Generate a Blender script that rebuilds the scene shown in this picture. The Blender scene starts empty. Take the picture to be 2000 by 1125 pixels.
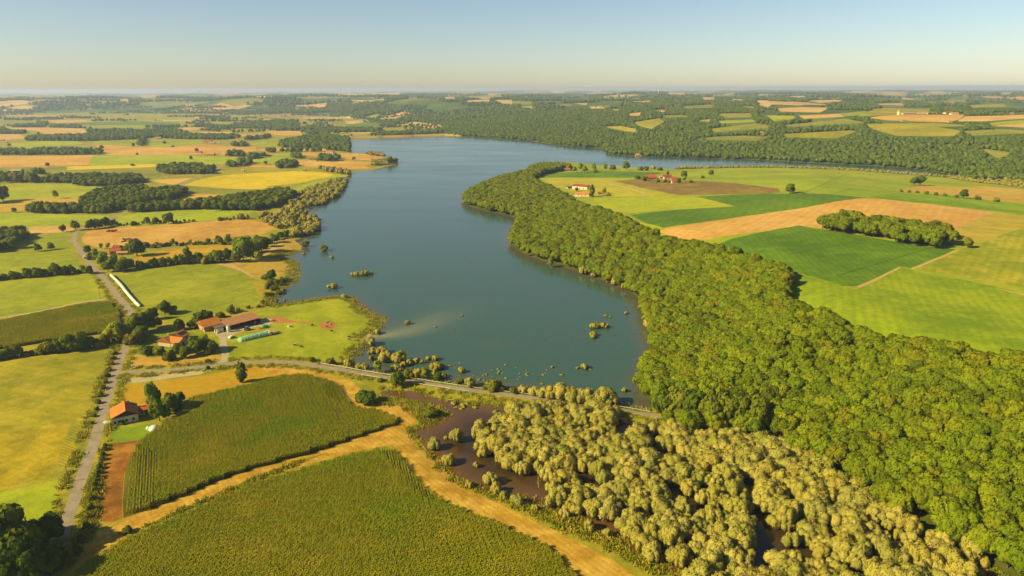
# tuning
HAZE_COL = (.58, .71, .95, 1); HAZE_D = 7e-5
SUN_E = 5.0; SUN_C = (1.0, .82, .47); SKY_S = .05; SKY = (.95, .5, 1.25); EXPO = 1.17
import bpy, math, random
import numpy as np
from mathutils import Vector, Matrix
from mathutils.geometry import delaunay_2d_cdt
rng = np.random.default_rng(7); random.seed(7)
sc = bpy.context.scene
COL = sc.collection
PI = math.pi
# ------------------------------------------------------------------ camera model
HC = 150.0
FPX = 24 / 36 * 2000
PITCH = math.atan((562.5 - 172.5) / FPX)
ROLL = math.radians(-0.23)
_r = np.array([1.0, 0, 0]); _u = np.array([0, math.sin(PITCH), math.cos(PITCH)]); _f = np.array([0, math.cos(PITCH), -math.sin(PITCH)])
RGT = _r * math.cos(ROLL) + _u * math.sin(ROLL)
UPV = _u * math.cos(ROLL) - _r * math.sin(ROLL)
CAM = np.array([0, 0, HC])
def rays(p):
    p = np.asarray(p, float).reshape(-1, 2)
    return _f[None] + ((p[:, 0:1] - 1000) / FPX) * RGT[None] - ((p[:, 1:2] - 562.5) / FPX) * UPV[None]
def to_px(P):
    d = np.asarray(P, float) - CAM
    w = d @ _f
    return np.stack([1000 + FPX * (d @ RGT) / w, 562.5 - FPX * (d @ UPV) / w], 1)
def flat(p, z=0.0):
    d = rays(p); t = (z - HC) / d[:, 2]
    return (CAM + d * t[:, None])[:, :2]
# ------------------------------------------------------------------ helpers, geometry 2D
def catmull(p, n=4, closed=False):
    p = np.asarray(p, float); N = len(p); out = []
    rngi = range(N) if closed else range(N - 1)
    for i in rngi:
        g = (lambda k: p[k % N]) if closed else (lambda k: p[min(max(k, 0), N - 1)])
        a, b, c, d = g(i - 1), g(i), g(i + 1), g(i + 2)
        for k in range(n):
            t = k / n
            out.append(.5 * ((2 * b) + (c - a) * t + (2 * a - 5 * b + 4 * c - d) * t * t + (3 * b - a - 3 * c + d) * t ** 3))
    if not closed: out.append(p[-1])
    return np.array(out)
def seg_dist(P, line, closed=False):
    P = np.asarray(P, np.float32); L = np.asarray(line, np.float32)
    A = L if closed else L[:-1]; B = np.roll(L, -1, 0) if closed else L[1:]
    best = np.full(len(P), 1e18, np.float32)
    for a, b in zip(A, B):
        v = b - a; l2 = max(float(v @ v), 1e-9)
        w = P - a
        t = np.clip((w @ v) / l2, 0, 1)
        dx = w[:, 0] - t * v[0]; dy = w[:, 1] - t * v[1]
        np.minimum(best, dx * dx + dy * dy, out=best)
    return np.sqrt(best)
def pip(P, poly):
    P = np.asarray(P, float); poly = np.asarray(poly, float)
    res = np.zeros(len(P), bool)
    lo, hi = poly.min(0), poly.max(0)
    idx = np.where((P[:, 0] >= lo[0]) & (P[:, 0] <= hi[0]) & (P[:, 1] >= lo[1]) & (P[:, 1] <= hi[1]))[0]
    if len(idx) == 0: return res
    x, y = P[idx, 0], P[idx, 1]; r = np.zeros(len(idx), bool)
    A = poly; B = np.roll(poly, -1, 0)
    for a, b in zip(A, B):
        if a[1] == b[1]: continue
        c = (a[1] > y) != (b[1] > y)
        r ^= c & (x < (b[0] - a[0]) * (y - a[1]) / (b[1] - a[1]) + a[0])
    res[idx] = r
    return res
def ss(x):
    x = np.clip(x, 0, 1); return x * x * (3 - 2 * x)
_tab = rng.random((256, 256))
def vnoise(x, y):
    xi = np.floor(x).astype(int); yi = np.floor(y).astype(int); fx = x - xi; fy = y - yi
    fx = fx * fx * (3 - 2 * fx); fy = fy * fy * (3 - 2 * fy)
    g = lambda i, j: _tab[i % 256, j % 256]
    return (g(xi, yi) * (1 - fx) + g(xi + 1, yi) * fx) * (1 - fy) + (g(xi, yi + 1) * (1 - fx) + g(xi + 1, yi + 1) * fx) * fy
def fbm(x, y, s):
    return (vnoise(x / s + 3.1, y / s + 7.7) * .6 + vnoise(x / s * 2.1 + 31, y / s * 2.1) * .3 + vnoise(x / s * 4.3, y / s * 4.3 + 17) * .1) * 2 - 1
# ------------------------------------------------------------------ shorelines (photo pixels on the water plane)
TOE = [(904,385),(912,400),(945,411),(985,419),(1015,432),(1006,452),(1000,472),(1005,484),(1030,498),(1080,515),(1130,530),(1180,548),(1220,565),(1246,582),(1256,605),(1262,635),(1276,660),(1280,690),(1268,712),(1258,740),(1258,765),(1275,795)]
TOE2 = [(1290,818),(1330,850),(1480,864),(1590,914),(1750,1012),(1880,1078),(1960,1130),(2010,1200)]
ARM = [(904,385),(912,378),(935,366),(970,352),(1010,340),(1045,330),(1080,319),(1110,316),(1160,322),(1212,325),(1307,330),(1375,329),(1500,327),(1650,331),(1750,338),(1850,346),(1895,353)]
FAR = [(1895,353),(1860,341),(1795,331),(1725,325),(1625,320),(1500,313),(1475,312),(1350,308),(1250,305),(1190,300),(1185,295),(1170,290),(1112,286),(1050,277),(995,272),(900,266),(875,264)]
LEFTSH = [(680,271),(684,282),(686,297),(715,300),(750,306),(776,312),(775,320),(750,326),(725,332),(684,336),(682,343),(655,351),(622,363),(590,376),(578,392),(590,405),(610,425),(622,442),(602,455),(586,465),(577,472),(589,482),(575,493),(535,501),(552,506),(571,517),(570,547),(550,562),(536,578),(526,595),(545,597),(600,588),(640,584),(672,582),(690,592),(700,601),(719,615),(737,622),(734,640),(722,650),(700,656),(712,664),(694,683),(676,702),(668,709)]
CAUSN = [(690,715),(720,723),(760,731),(800,737),(850,744),(900,750),(960,758),(1010,764),(1060,770),(1100,774),(1150,784),(1210,794),(1262,801)]
SWAMP = [(744,766),(760,761),(790,763),(826,766),(840,773),(870,780),(940,789),(1000,793),(1060,802),(1180,816),(1235,829),(1262,838)] + [(1330,850),(1480,864),(1590,914),(1750,1012),(1880,1078),(1960,1130),(2010,1200)] + [(1420,1200),(1340,1140),(1262,1090),(1200,1056),(1120,1015),(1050,985),(1000,974),(950,962),(912,952),(880,930),(845,895),(818,860),(800,842),(815,833),(850,822),(868,812),(850,796),(800,786),(756,782)]
w_toe = catmull(flat(TOE), 4); w_toe2 = catmull(flat(TOE2), 4)
w_arm = catmull(flat(ARM), 4); w_far = catmull(flat(FAR), 4); w_left = catmull(flat(LEFTSH), 4); w_caus = catmull(flat(CAUSN), 3)
def rough(L, a):
    L = L.copy(); n = len(L)
    r = np.hypot(L[:, 0], L[:, 1])
    L[1:-1] += rng.normal(0, 1, (n - 2, 2)) * (a * np.clip(r[1:-1, None] / 500, .4, 2.5)); return L
w_far = rough(w_far, .8); w_left = rough(w_left, .6); w_arm = rough(w_arm, .6); w_caus = rough(w_caus, .3)
LAKE = np.vstack([w_toe[::-1], w_arm[1:], w_far[1:], w_left, w_caus])
SWP = rough(catmull(flat(SWAMP), 3, True), .3)
toe_all = np.vstack([w_toe, w_toe2])
far_arm = np.vstack([w_arm, flat([(2000,362),(2250,390)])])
P1 = np.vstack([toe_all, [[3000, 75], [4300, 1900]], far_arm[::-1][:-1]])
p2toe = np.vstack([flat([(-700,224),(-100,222),(0,222),(300,222),(500,224),(650,226),(720,236),(790,244),(850,256)]), w_far[::-1], flat([(2000,356),(2250,376)])])
P2 = np.vstack([p2toe, [[5000, 1500], [40000, 1900], [40000, 60000], [-40000, 60000], [-40000, 4000]]])
def H(P):
    P = np.asarray(P, float); x, y = P[:, 0], P[:, 1]
    dsh = np.minimum(seg_dist(P, LAKE[::2], True), seg_dist(P, SWP[::2], True))
    h = 1.0 * ss(dsh / 7) + 1.4 * ss(dsh / 90) + 1.6 * fbm(x, y, 260) * ss(dsh / 160)
    in1 = pip(P, P1)
    d1 = seg_dist(P, toe_all[::2]); dA = seg_dist(P, far_arm[::2])
    h += np.where(in1, (31 * ss((d1 + 5) / 118) + 2.5 * fbm(x, y, 90) * ss(d1 / 50)) * (0.12 * ss(dA / 150) + .88 * ss((dA - 60) / 520)), 0)
    in2 = pip(P, P2)
    d2 = seg_dist(P, p2toe[::2])
    r = np.hypot(x, y)
    amp = 9 + 24 * ss((r - 2300) / 3500)
    h += np.where(in2, 68 * ss((d2 + 38) / 930) + amp * fbm(x, y, 620) * ss(d2 / 450) + 16 * fbm(x, y, 2600) * ss((r - 2500) / 3000), 0)
    return h
AZ = np.radians(np.linspace(-62, 62, 311)); RR = np.geomspace(50, 30000, 460)
_g = np.stack([np.outer(np.sin(AZ), RR).ravel(), np.outer(np.cos(AZ), RR).ravel()], 1)
HG = H(_g).reshape(len(AZ), len(RR))
HG[(pip(_g, LAKE) | pip(_g, SWP)).reshape(HG.shape)] = 0
def hq(P):
    P = np.asarray(P, float); a = np.arctan2(P[:, 0], P[:, 1]); r = np.hypot(P[:, 0], P[:, 1])
    i = np.clip((a - AZ[0]) / (AZ[1] - AZ[0]), 0, len(AZ) - 1.001); j = np.clip(np.log(np.maximum(r, 1) / RR[0]) / math.log(RR[1] / RR[0]), 0, len(RR) - 1.001)
    i0 = i.astype(int); j0 = j.astype(int); fi = i - i0; fj = j - j0
    return (HG[i0, j0] * (1 - fj) + HG[i0, j0 + 1] * fj) * (1 - fi) + (HG[i0 + 1, j0] * (1 - fj) + HG[i0 + 1, j0 + 1] * fj) * fi
_T = np.geomspace(110, 29000, 900)
def gp(p, lift=0.0):
    """photo pixel -> point of the terrain it falls on (N,3)"""
    d = rays(p); d = d / np.hypot(d[:, 0], d[:, 1])[:, None]; out = []
    for k in range(0, len(d), 400):
        dd = d[k:k + 400]
        X = dd[:, None, 0] * _T; Y = dd[:, None, 1] * _T; Z = HC + dd[:, None, 2] * _T
        h = hq(np.stack([X.ravel(), Y.ravel()], 1)).reshape(X.shape) + lift
        hit = Z < h
        j = np.where(hit.any(1), hit.argmax(1), len(_T) - 1); j = np.maximum(j, 1); ii = np.arange(len(dd))
        a = (Z - h)[ii, j - 1]; b = (Z - h)[ii, j]
        t = _T[j - 1] + (_T[j] - _T[j - 1]) * np.clip(a / np.maximum(a - b, 1e-6), 0, 1)
        out.append(np.stack([dd[:, 0] * t, dd[:, 1] * t, hq(np.stack([dd[:, 0] * t, dd[:, 1] * t], 1))], 1))
    return np.vstack(out)
def g1(x, y): return gp([(x, y)])[0]
# ------------------------------------------------------------------ materials
def lin(c):
    return tuple(((v / 255) / 12.92 if v / 255 <= .04045 else ((v / 255 + .055) / 1.055) ** 2.4) for v in c)
KALB = (0.51, 0.55, 0.42)       # albedo per displayed brightness of a sunlit level surface
def alb(c, k=1.0):
    l = lin(c); return tuple(min(.85, max(.004, l[i] * KALB[i] * k)) for i in range(3)) + (1,)
class NT:
    def __init__(s, name):
        s.m = bpy.data.materials.new(name); s.m.use_nodes = True; s.t = s.m.node_tree; s.t.nodes.clear()
        s.out = s.t.nodes.new('ShaderNodeOutputMaterial')
    def n(s, typ, **kw):
        nd = s.t.nodes.new('ShaderNode' + typ)
        for k, v in kw.items():
            if k.startswith('i_'):
                key = k[2:]; key = int(key) if key.isdigit() else key.replace('_', ' ')
                nd.inputs[key].default_value = v
            else: setattr(nd, k, v)
        return nd
    def l(s, a, b): s.t.links.new(a, b)
    def noise(s, vec, scale, detail=3, rough=.6):
        nd = s.n('TexNoise', i_Scale=scale, i_Detail=detail, i_Roughness=rough); s.l(vec, nd.inputs['Vector']); return nd.outputs['Fac']
    def ramp(s, fac, stops):
        nd = s.n('ValToRGB'); cr = nd.color_ramp
        while len(cr.elements) < len(stops): cr.elements.new(.5)
        for e, (p, c) in zip(cr.elements, stops): e.position = p; e.color = c
        s.l(fac, nd.inputs['Fac']); return nd.outputs['Color']
    def mix(s, fac, a, b, mode='MIX'):
        nd = s.n('Mix', data_type='RGBA', blend_type=mode)
        for sock, v in ((nd.inputs[0], fac), (nd.inputs[6], a), (nd.inputs[7], b)):
            if hasattr(v, 'links') or hasattr(v, 'is_output'): s.l(v, sock)
            else: sock.default_value = v
        return nd.outputs[2]
    def math(s, op, a, b=0.0):
        nd = s.n('Math', operation=op)
        for sock, v in ((nd.inputs[0], a), (nd.inputs[1], b)):
            if hasattr(v, 'is_output'): s.l(v, sock)
            else: sock.default_value = v
        return nd.outputs[0]
    def pos(s): return s.n('NewGeometry').outputs['Position']
    def bump(s, h, strength, dist):
        nd = s.n('Bump', i_Strength=strength, i_Distance=dist); s.l(h, nd.inputs['Height']); return nd.outputs['Normal']
    def bsdf(s, color, rough=.9, normal=None, spec=.15, metallic=0, **kw):
        b = s.n('BsdfPrincipled')
        if hasattr(color, 'is_output'): s.l(color, b.inputs['Base Color'])
        else: b.inputs['Base Color'].default_value = color
        b.inputs['Roughness'].default_value = rough; b.inputs['Specular IOR Level'].default_value = spec; b.inputs['Metallic'].default_value = metallic
        if normal is not None: s.l(normal, b.inputs['Normal'])
        s.l(b.outputs[0], s.out.inputs[0]); return b
_fm = {}
def field_mat(kind, c1, c2, c3, big=70, angle=0.0, period=0.0, stripe=0.0, fine=.42, bumpd=.45):
    key = (kind, c1, c2, c3, big, round(angle, 2), period, stripe)
    if key in _fm: return _fm[key]
    t = NT(kind); p = t.pos()
    n1 = t.noise(p, 1 / big, 6, .68); n2 = t.noise(p, 1 / 9, 4, .65); n3 = t.noise(p, 1.1, 3, .7)
    f = t.math('ADD', t.math('MULTIPLY', n1, .62), t.math('MULTIPLY', n2, .38))
    col = t.ramp(f, [(.40, alb(c1, .92)), (.5, alb(c2)), (.60, alb(c3, 1.06))])
    if stripe > 0:
        mp = t.n('Mapping'); mp.inputs['Rotation'].default_value = (0, 0, angle); t.l(p, mp.inputs['Vector'])
        w = t.n('TexWave', wave_type='BANDS', bands_direction='X', i_Scale=2 * PI / period / 20 * 1.0, i_Distortion=1.2, i_Detail=2.0)
        w.inputs['Detail Scale'].default_value = .6
        t.l(mp.outputs[0], w.inputs['Vector'])
        wf = t.math('MULTIPLY', w.outputs['Fac'], t.math('ADD', n1, .1))
        col = t.mix(t.math('MULTIPLY', wf, stripe), col, alb(tuple(v * .62 for v in c1)), 'MIX')
    n4 = t.noise(p, .33, 3, .7)
    fg = t.math('ADD', t.math('MULTIPLY', t.math('ADD', t.math('MULTIPLY', n3, .5), t.math('MULTIPLY', n4, .5)), fine * 2.6), 1 - fine * 1.3)
    col = t.mix(1.0, col, t.n('CombineColor').outputs[0], 'MULTIPLY')
    mul = col.node; cc = mul.inputs[7].links[0].from_node
    for k in range(3): t.l(fg, cc.inputs[k])
    h = t.math('ADD', t.math('MULTIPLY', n3, .6), n2)
    t.bsdf(col, .95, t.bump(h, .55, bumpd), .08)
    _fm[key] = t.m; return t.m
def plain(name, c, rough=.7, var=.2, scale=1.5, bump=0.0, spec=.3, k=1.0, metallic=0):
    t = NT(name); tc = t.n('TexCoord').outputs['Object']
    n = t.noise(tc, scale, 4, .6)
    a = alb(c, k); col = t.ramp(n, [(.3, tuple(v * (1 - var) for v in a[:3]) + (1,)), (.7, tuple(min(.9, v * (1 + var)) for v in a[:3]) + (1,))])
    t.bsdf(col, rough, t.bump(n, .4, bump) if bump else None, spec, metallic); return t.m
def leaf_mat(name, stops, var=.35, trans=.28, nscale=.55):
    t = NT(name)
    oi = t.n('ObjectInfo').outputs['Random']
    col = t.ramp(oi, stops)
    n = t.noise(t.n('TexCoord').outputs['Object'], nscale, 3, .7)
    fg = t.math('ADD', t.math('MULTIPLY', n, var * 2), 1 - var)
    cc = t.n('CombineColor')
    for k in range(3): t.l(fg, cc.inputs[k])
    col = t.mix(1.0, col, cc.outputs[0], 'MULTIPLY')
    d = t.n('BsdfDiffuse'); tr = t.n('BsdfTranslucent'); t.l(col, d.inputs[0]); t.l(col, tr.inputs[0])
    mx = t.n('MixShader'); mx.inputs[0].default_value = trans; t.l(d.outputs[0], mx.inputs[1]); t.l(tr.outputs[0], mx.inputs[2])
    t.l(mx.outputs[0], t.out.inputs[0]); return t.m
def even(cols, k=1.0):
    n = len(cols); return [((i + .5) / n, alb(c, k)) for i, c in enumerate(cols)]
M = {}
M['forest'] = leaf_mat('forest_leaves', even([(104,114,22),(128,138,26),(146,150,30),(118,124,24),(150,152,32),(138,148,28),(120,134,26),(134,138,30),(110,126,26),(132,144,28),(124,134,24),(138,134,30)], 1.35), .35, .32)
M['oak'] = leaf_mat('oak_leaves', even([(74,88,24),(90,102,26),(106,112,28),(82,92,26),(118,118,32)], 2.0), .35, .36)
M['light'] = leaf_mat('light_leaves', even([(136,142,30),(158,156,34),(124,134,34)], 1.7), .35, .35)
M['willow'] = leaf_mat('willow_leaves', even([(170,154,72),(158,146,68),(182,164,84),(152,144,74),(168,148,66),(176,160,86),(154,146,66)], 1.55), .26, .22, .5)
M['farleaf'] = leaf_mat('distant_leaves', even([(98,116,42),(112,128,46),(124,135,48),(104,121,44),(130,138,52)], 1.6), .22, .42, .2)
M['bush'] = leaf_mat('bush_leaves', even([(98,104,28),(122,116,34),(84,96,28),(138,128,40)], 1.75), .35, .34)
def corn_mat():
    t = NT('maize_leaves'); p = t.pos(); n1 = t.noise(p, 1 / 30, 4, .65); n2 = t.noise(p, .45, 3, .7); oi = t.n('ObjectInfo').outputs['Random']
    f = t.math('ADD', t.math('MULTIPLY', n1, .78), t.math('ADD', t.math('MULTIPLY', n2, .2), t.math('MULTIPLY', oi, .06)))
    col = t.ramp(f, [(.34, alb((112, 128, 22), 2.15)), (.46, alb((126, 127, 24), 2.2)), (.55, alb((132, 125, 27), 2.25)), (.68, alb((150, 135, 36), 2.3))])
    d = t.n('BsdfDiffuse'); tr = t.n('BsdfTranslucent'); t.l(col, d.inputs[0]); t.l(col, tr.inputs[0])
    mx = t.n('MixShader'); mx.inputs[0].default_value = .3; t.l(d.outputs[0], mx.inputs[1]); t.l(tr.outputs[0], mx.inputs[2]); t.l(mx.outputs[0], t.out.inputs[0]); return t.m
M['corn'] = corn_mat()
M['tuft'] = leaf_mat('rough_grass_leaves', even([(150,150,30),(176,158,44),(120,132,30),(190,164,60)], 1.5), .3, .25, 1)
M['bark'] = plain('bark', (112,92,66), .95, .35, 3, .05)
M['palebark'] = plain('pale_bark', (170,150,110), .95, .3, 3, .05)
# ------------------------------------------------------------------ object helpers
def link(o, parent=None):
    COL.objects.link(o)
    if parent: o.parent = parent
    return o
def tag(o, label=None, cat=None, group=None, kind=None):
    if label: o['label'] = label
    if cat: o['category'] = cat
    if group: o['group'] = group
    if kind: o['kind'] = kind
    return o
def mesh_from(name, verts, faces, mats, fm=None, smooth=False):
    me = bpy.data.meshes.new(name); me.from_pydata([tuple(v) for v in verts], [], [tuple(f) for f in faces])
    for m in (mats if isinstance(mats, (list, tuple)) else [mats]): me.materials.append(m)
    if fm is not None: me.polygons.foreach_set('material_index', np.asarray(fm, np.int32))
    if smooth: me.polygons.foreach_set('use_smooth', np.ones(len(me.polygons), bool))
    me.update(); return me
def obj(name, me, parent=None, loc=None, rz=0):
    o = bpy.data.objects.new(name, me); link(o, parent)
    if loc is not None: o.location = tuple(loc)
    o.rotation_euler[2] = rz; return o
def empty(name, loc, rz=0):
    o = bpy.data.objects.new(name, None); link(o); o.location = tuple(loc); o.rotation_euler[2] = rz; o.empty_display_size = .5; return o
def copy_tree(o):
    r = o.copy(); COL.objects.link(r)
    for ch in list(o.children):
        c = ch.copy(); COL.objects.link(c); c.parent = r
        for gch in list(ch.children):
            q = gch.copy(); COL.objects.link(q); q.parent = c
    return r
class MB:
    def __init__(s): s.v = []; s.f = []; s.mi = []
    def add(s, v, f, m=0):
        b = len(s.v); s.v += [tuple(q) for q in v]; s.f += [tuple(i + b for i in q) for q in f]; s.mi += [m] * len(f); return s
    def box(s, x0, x1, y0, y1, z0, z1, m=0):
        v = [(x, y, z) for z in (z0, z1) for x, y in ((x0, y0), (x1, y0), (x1, y1), (x0, y1))]
        return s.add(v, [(3, 2, 1, 0), (4, 5, 6, 7), (0, 1, 5, 4), (1, 2, 6, 5), (2, 3, 7, 6), (3, 0, 4, 7)], m)
    def tube(s, pts, rad, n=8, m=0, cap=True):
        pts = [np.asarray(p, float) for p in pts]; rad = rad if hasattr(rad, '__len__') else [rad] * len(pts); V = []; Fc = []
        for i, p in enumerate(pts):
            d = pts[min(i + 1, len(pts) - 1)] - pts[max(i - 1, 0)]; d = d / (np.linalg.norm(d) + 1e-9)
            a = np.cross(d, (0, 0, 1) if abs(d[2]) < .9 else (1, 0, 0)); a /= np.linalg.norm(a); b = np.cross(d, a)
            V += [p + rad[i] * (a * math.cos(2 * PI * k / n) + b * math.sin(2 * PI * k / n)) for k in range(n)]
        for i in range(len(pts) - 1):
            for k in range(n): Fc.append((i * n + k, i * n + (k + 1) % n, (i + 1) * n + (k + 1) % n, (i + 1) * n + k))
        if cap: Fc += [tuple(range(n)), tuple(range(len(pts) * n - n, len(pts) * n))[::-1]]
        return s.add(V, Fc, m)
    def ell(s, c, r, n=10, k=6, m=0, half=False):
        V = []; Fc = []
        lo = 0 if half else -PI / 2
        for i in range(k + 1):
            t = lo + (PI / 2 - lo) * i / k
            for j in range(n):
                a = 2 * PI * j / n; V.append((c[0] + r[0] * math.cos(t) * math.cos(a), c[1] + r[1] * math.cos(t) * math.sin(a), c[2] + r[2] * math.sin(t)))
        for i in range(k):
            for j in range(n): Fc.append((i * n + j, i * n + (j + 1) % n, (i + 1) * n + (j + 1) % n, (i + 1) * n + j))
        return s.add(V, Fc, m)
    def prism(s, prof, y0, y1, m=0):
        n = len(prof); V = [(x, y0, z) for x, z in prof] + [(x, y1, z) for x, z in prof]
        return s.add(V, [tuple(range(n)), tuple(range(n, 2 * n))[::-1]] + [(i, i + n, (i + 1) % n + n, (i + 1) % n) for i in range(n)], m)
    def mesh(s, name, mats, smooth=False): return mesh_from(name, s.v, s.f, mats, s.mi, smooth)
    def build(s, name, mats, parent=None, loc=None, rz=0, smooth=False): return obj(name, s.mesh(name, mats, smooth), parent, loc, rz)
# ------------------------------------------------------------------ ground regions (photo pixels, projected on the terrain)
REG = []      # name, material, world polygon, mesh lift
def W(px, n=0, closed=True):
    p = catmull(px, n, closed) if n else np.asarray(px, float)
    return gp(p)[:, :2]
def reg(name, mat, px, smooth=0, world=None):
    REG.append((name, mat, W(px, smooth) if world is None else np.asarray(world)))
def ang(a, b):
    A, B = g1(*a), g1(*b); return math.atan2(B[1] - A[1], B[0] - A[0])
GREEN = ((152,158,28),(166,168,32),(182,178,40)); LIME = ((160,172,28),(176,182,32),(190,188,40))
YEL = ((150,146,26),(172,158,32),(192,170,44)); GOLD = ((190,146,38),(206,160,44),(220,174,58))
WHEAT = ((214,156,70),(226,170,84),(236,184,102)); PALE = ((216,164,92),(228,178,108),(236,192,128))
SUNF = ((214,186,26),(234,198,20),(242,200,16)); MAIZE = ((96,128,28),(108,138,30),(122,148,34)); SOY = ((124,152,22),(144,166,26),(164,178,32))
OLIVE = ((136,134,40),(152,146,46),(172,158,56)); BROWN = ((142,92,34),(166,106,38),(188,132,48)); DRY = ((186,150,56),(206,166,68),(190,160,50))
def fm(kind, cols, **k): return field_mat(kind, *cols, **k)
road_m = None
def road_mat(name, c, edge=0):
    t = NT(name); p = t.pos(); n = t.noise(p, .25, 4, .7); n2 = t.noise(p, 2.2, 3, .7)
    f = t.math('ADD', t.math('MULTIPLY', n, .6), t.math('MULTIPLY', n2, .4))
    col = t.ramp(f, [(.3, alb(tuple(v * .84 for v in c))), (.5, alb(c)), (.72, alb(tuple(min(255, v * 1.12) for v in c)))])
    t.bsdf(col, .85, t.bump(n2, .3, .05), .2); return t.m
ASPH = road_mat('asphalt', (174,152,138)); GRAV = road_mat('gravel', (206,180,146)); CONC = road_mat('concrete', (198,176,146)); SAND = road_mat('sandy_earth', (214,170,110)); EARTH = road_mat('trodden_earth', (196,128,66))
MUD = road_mat('mud', (150,108,66))
FLOOR = fm('woodland_floor', ((78,84,24),(92,96,28),(108,108,34)), big=40)
def hill_mat():
    t = NT('wooded_hill'); p = t.pos(); n1 = t.noise(p, 1 / 260, 5, .65)
    wood = t.ramp(n1, [(.38, alb((84,102,40))), (.5, alb((98,116,44))), (.62, alb((126,134,56)))])
    wv = t.n('VectorMath', operation='MULTIPLY_ADD'); ns = t.n('TexNoise', i_Scale=1 / 300, i_Detail=2.0); t.l(p, ns.inputs['Vector']); t.l(ns.outputs['Color'], wv.inputs[0]); wv.inputs[1].default_value = (260, 260, 0); t.l(p, wv.inputs[2])
    vo = t.n('TexVoronoi', i_Scale=1 / 310); t.l(wv.outputs[0], vo.inputs['Vector']); sp = t.n('SeparateColor'); t.l(vo.outputs['Color'], sp.inputs[0])
    patch = t.ramp(sp.outputs[0], [(0, alb((150,158,66))), (.35, alb((176,160,84))), (.36, alb((212,168,108))), (.7, alb((224,180,124))), (.71, alb((132,150,60))), (1, alb((160,164,70)))])
    for e in [q for q in t.t.nodes if q.type == 'VALTORGB'][-1:]: e.color_ramp.interpolation = 'CONSTANT'
    vl = t.n('VectorMath', operation='LENGTH'); t.l(p, vl.inputs[0])
    far = t.n('MapRange'); t.l(vl.outputs['Value'], far.inputs[0]); far.inputs[1].default_value = 4200; far.inputs[2].default_value = 6000
    f = t.math('MULTIPLY', t.math('GREATER_THAN', sp.outputs[1], .62), far.outputs[0])
    t.bsdf(t.mix(f, wood, patch), .95, None, .05); return t.m
HILL = hill_mat()
# --- left of the lake
def strip(px, half, taper=None, n=5):
    c = gp(catmull(px, n))[:, :2]; d = np.gradient(c, axis=0); d /= np.linalg.norm(d, axis=1)[:, None]; nn = np.stack([-d[:, 1], d[:, 0]], 1)
    return np.vstack([c + nn * half, (c - nn * half)[::-1]]), c, nn
NEARM = fm('meadow', YEL, big=45, angle=ang((120,800),(205,690)), period=6, stripe=.14); MEAD = fm('meadow', GREEN, big=80, angle=ang((0,560),(180,540)), period=7, stripe=.12); LIM = fm('meadow', LIME, big=90)
reg('meadow', NEARM, [(-120,712),(0,703),(60,697),(150,684),(225,671),(233,682),(205,760),(180,818),(160,832),(140,822),(0,846),(-120,868)])
reg('sunflower_field', fm('sunflower_field', ((160,142,24),(184,160,26),(206,174,36)), big=16, angle=ang((60,900),(80,840)), period=3.1, stripe=.14), [(-120,868),(0,846),(140,822),(122,872),(108,907),(104,927),(0,958),(-120,985)])
reg('sunflower_rows', fm('sunflower_rows', ((186,160,34),(196,176,36),(150,150,40)), big=12, angle=ang((145,907),(160,832)), period=1.6, stripe=.8), [(140,835),(160,831),(157,866),(146,908),(112,911),(124,866)])
reg('meadow', fm('meadow', LIME, big=50), [(-120,992),(0,962),(125,935),(128,956),(115,986),(108,1005),(60,1022),(-60,1052)])
CORNC = [(0,629),(100,609),(175,595),(217,592),(234,612),(236,634),(222,650),(180,655),(120,664),(60,674),(0,683),(-120,700),(-120,640)]
CORNG = fm('maize_field', ((104,90,30),(118,104,32),(126,116,34)), big=25)
reg('maize_field', CORNG, CORNC)
reg('meadow', MEAD, [(-120,566),(0,549),(100,541),(182,535),(193,548),(215,579),(150,589),(60,608),(0,618),(-120,636)])
reg('meadow', MEAD, [(-120,506),(0,494),(140,490),(152,500),(170,528),(100,537),(0,545),(-120,558)])
reg('meadow', MEAD, [(90,460),(146,453),(139,464),(138,487),(100,488),(25,487),(0,492),(-60,497),(20,478)])
reg('wheat_strip', fm('stubble_field', PALE), [(55,444),(100,441),(142,440),(150,445),(143,452),(60,457)])
reg('meadow', LIM, [(-120,418),(0,416),(52,416),(130,419),(214,421),(196,431),(150,440),(55,443),(0,438),(-120,440)])
reg('meadow', LIM, [(230,428),(252,418),(325,412),(400,409),(497,412),(480,424),(424,428),(352,436),(262,441),(232,441)])
reg('meadow', fm('meadow', ((168,170,36),(172,176,34),(196,180,48))), [(-120,372),(0,361),(56,358),(144,359),(180,364),(217,368),(162,382),(158,398),(100,404),(46,411),(0,415),(-120,417)])
reg('stubble_field', fm('meadow', ((206,168,58),(216,172,66),(196,172,60))), [(-120,400),(0,393),(70,387),(157,386),(158,398),(100,402),(46,411),(0,415),(-120,417)])
reg('wheat_field', fm('stubble_field', WHEAT, angle=ang((200,470),(450,440)), period=7, stripe=.35), [(172,452),(200,448),(250,444),(350,437),(425,431),(482,429),(520,436),(540,446),(520,455),(497,458),(425,466),(320,481),(290,484),(212,484),(185,482),(164,475),(160,462)])
reg('dry_meadow', fm('meadow', GOLD), [(258,506),(280,498),(312,488),(375,480),(467,480),(466,491),(375,496),(320,505),(275,512),(262,514)])
reg('meadow', fm('meadow', ((148,152,28),(160,162,32),(178,172,44)), big=60, angle=ang((250,560),(480,530)), period=8, stripe=.12), [(217,536),(275,526),(350,518),(400,514),(428,519),(465,529),(495,541),(498,565),(508,585),(500,593),(460,603),(430,611),(390,622),(345,628),(318,620),(285,603),(268,590),(244,561)])
reg('dry_meadow', fm('meadow', DRY, big=30), [(430,517),(455,511),(505,509),(535,495),(560,465),(577,468),(588,481),(575,492),(537,500),(552,507),(571,517),(570,532),(545,537),(515,541),(498,541),(468,527)], 3)
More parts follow.
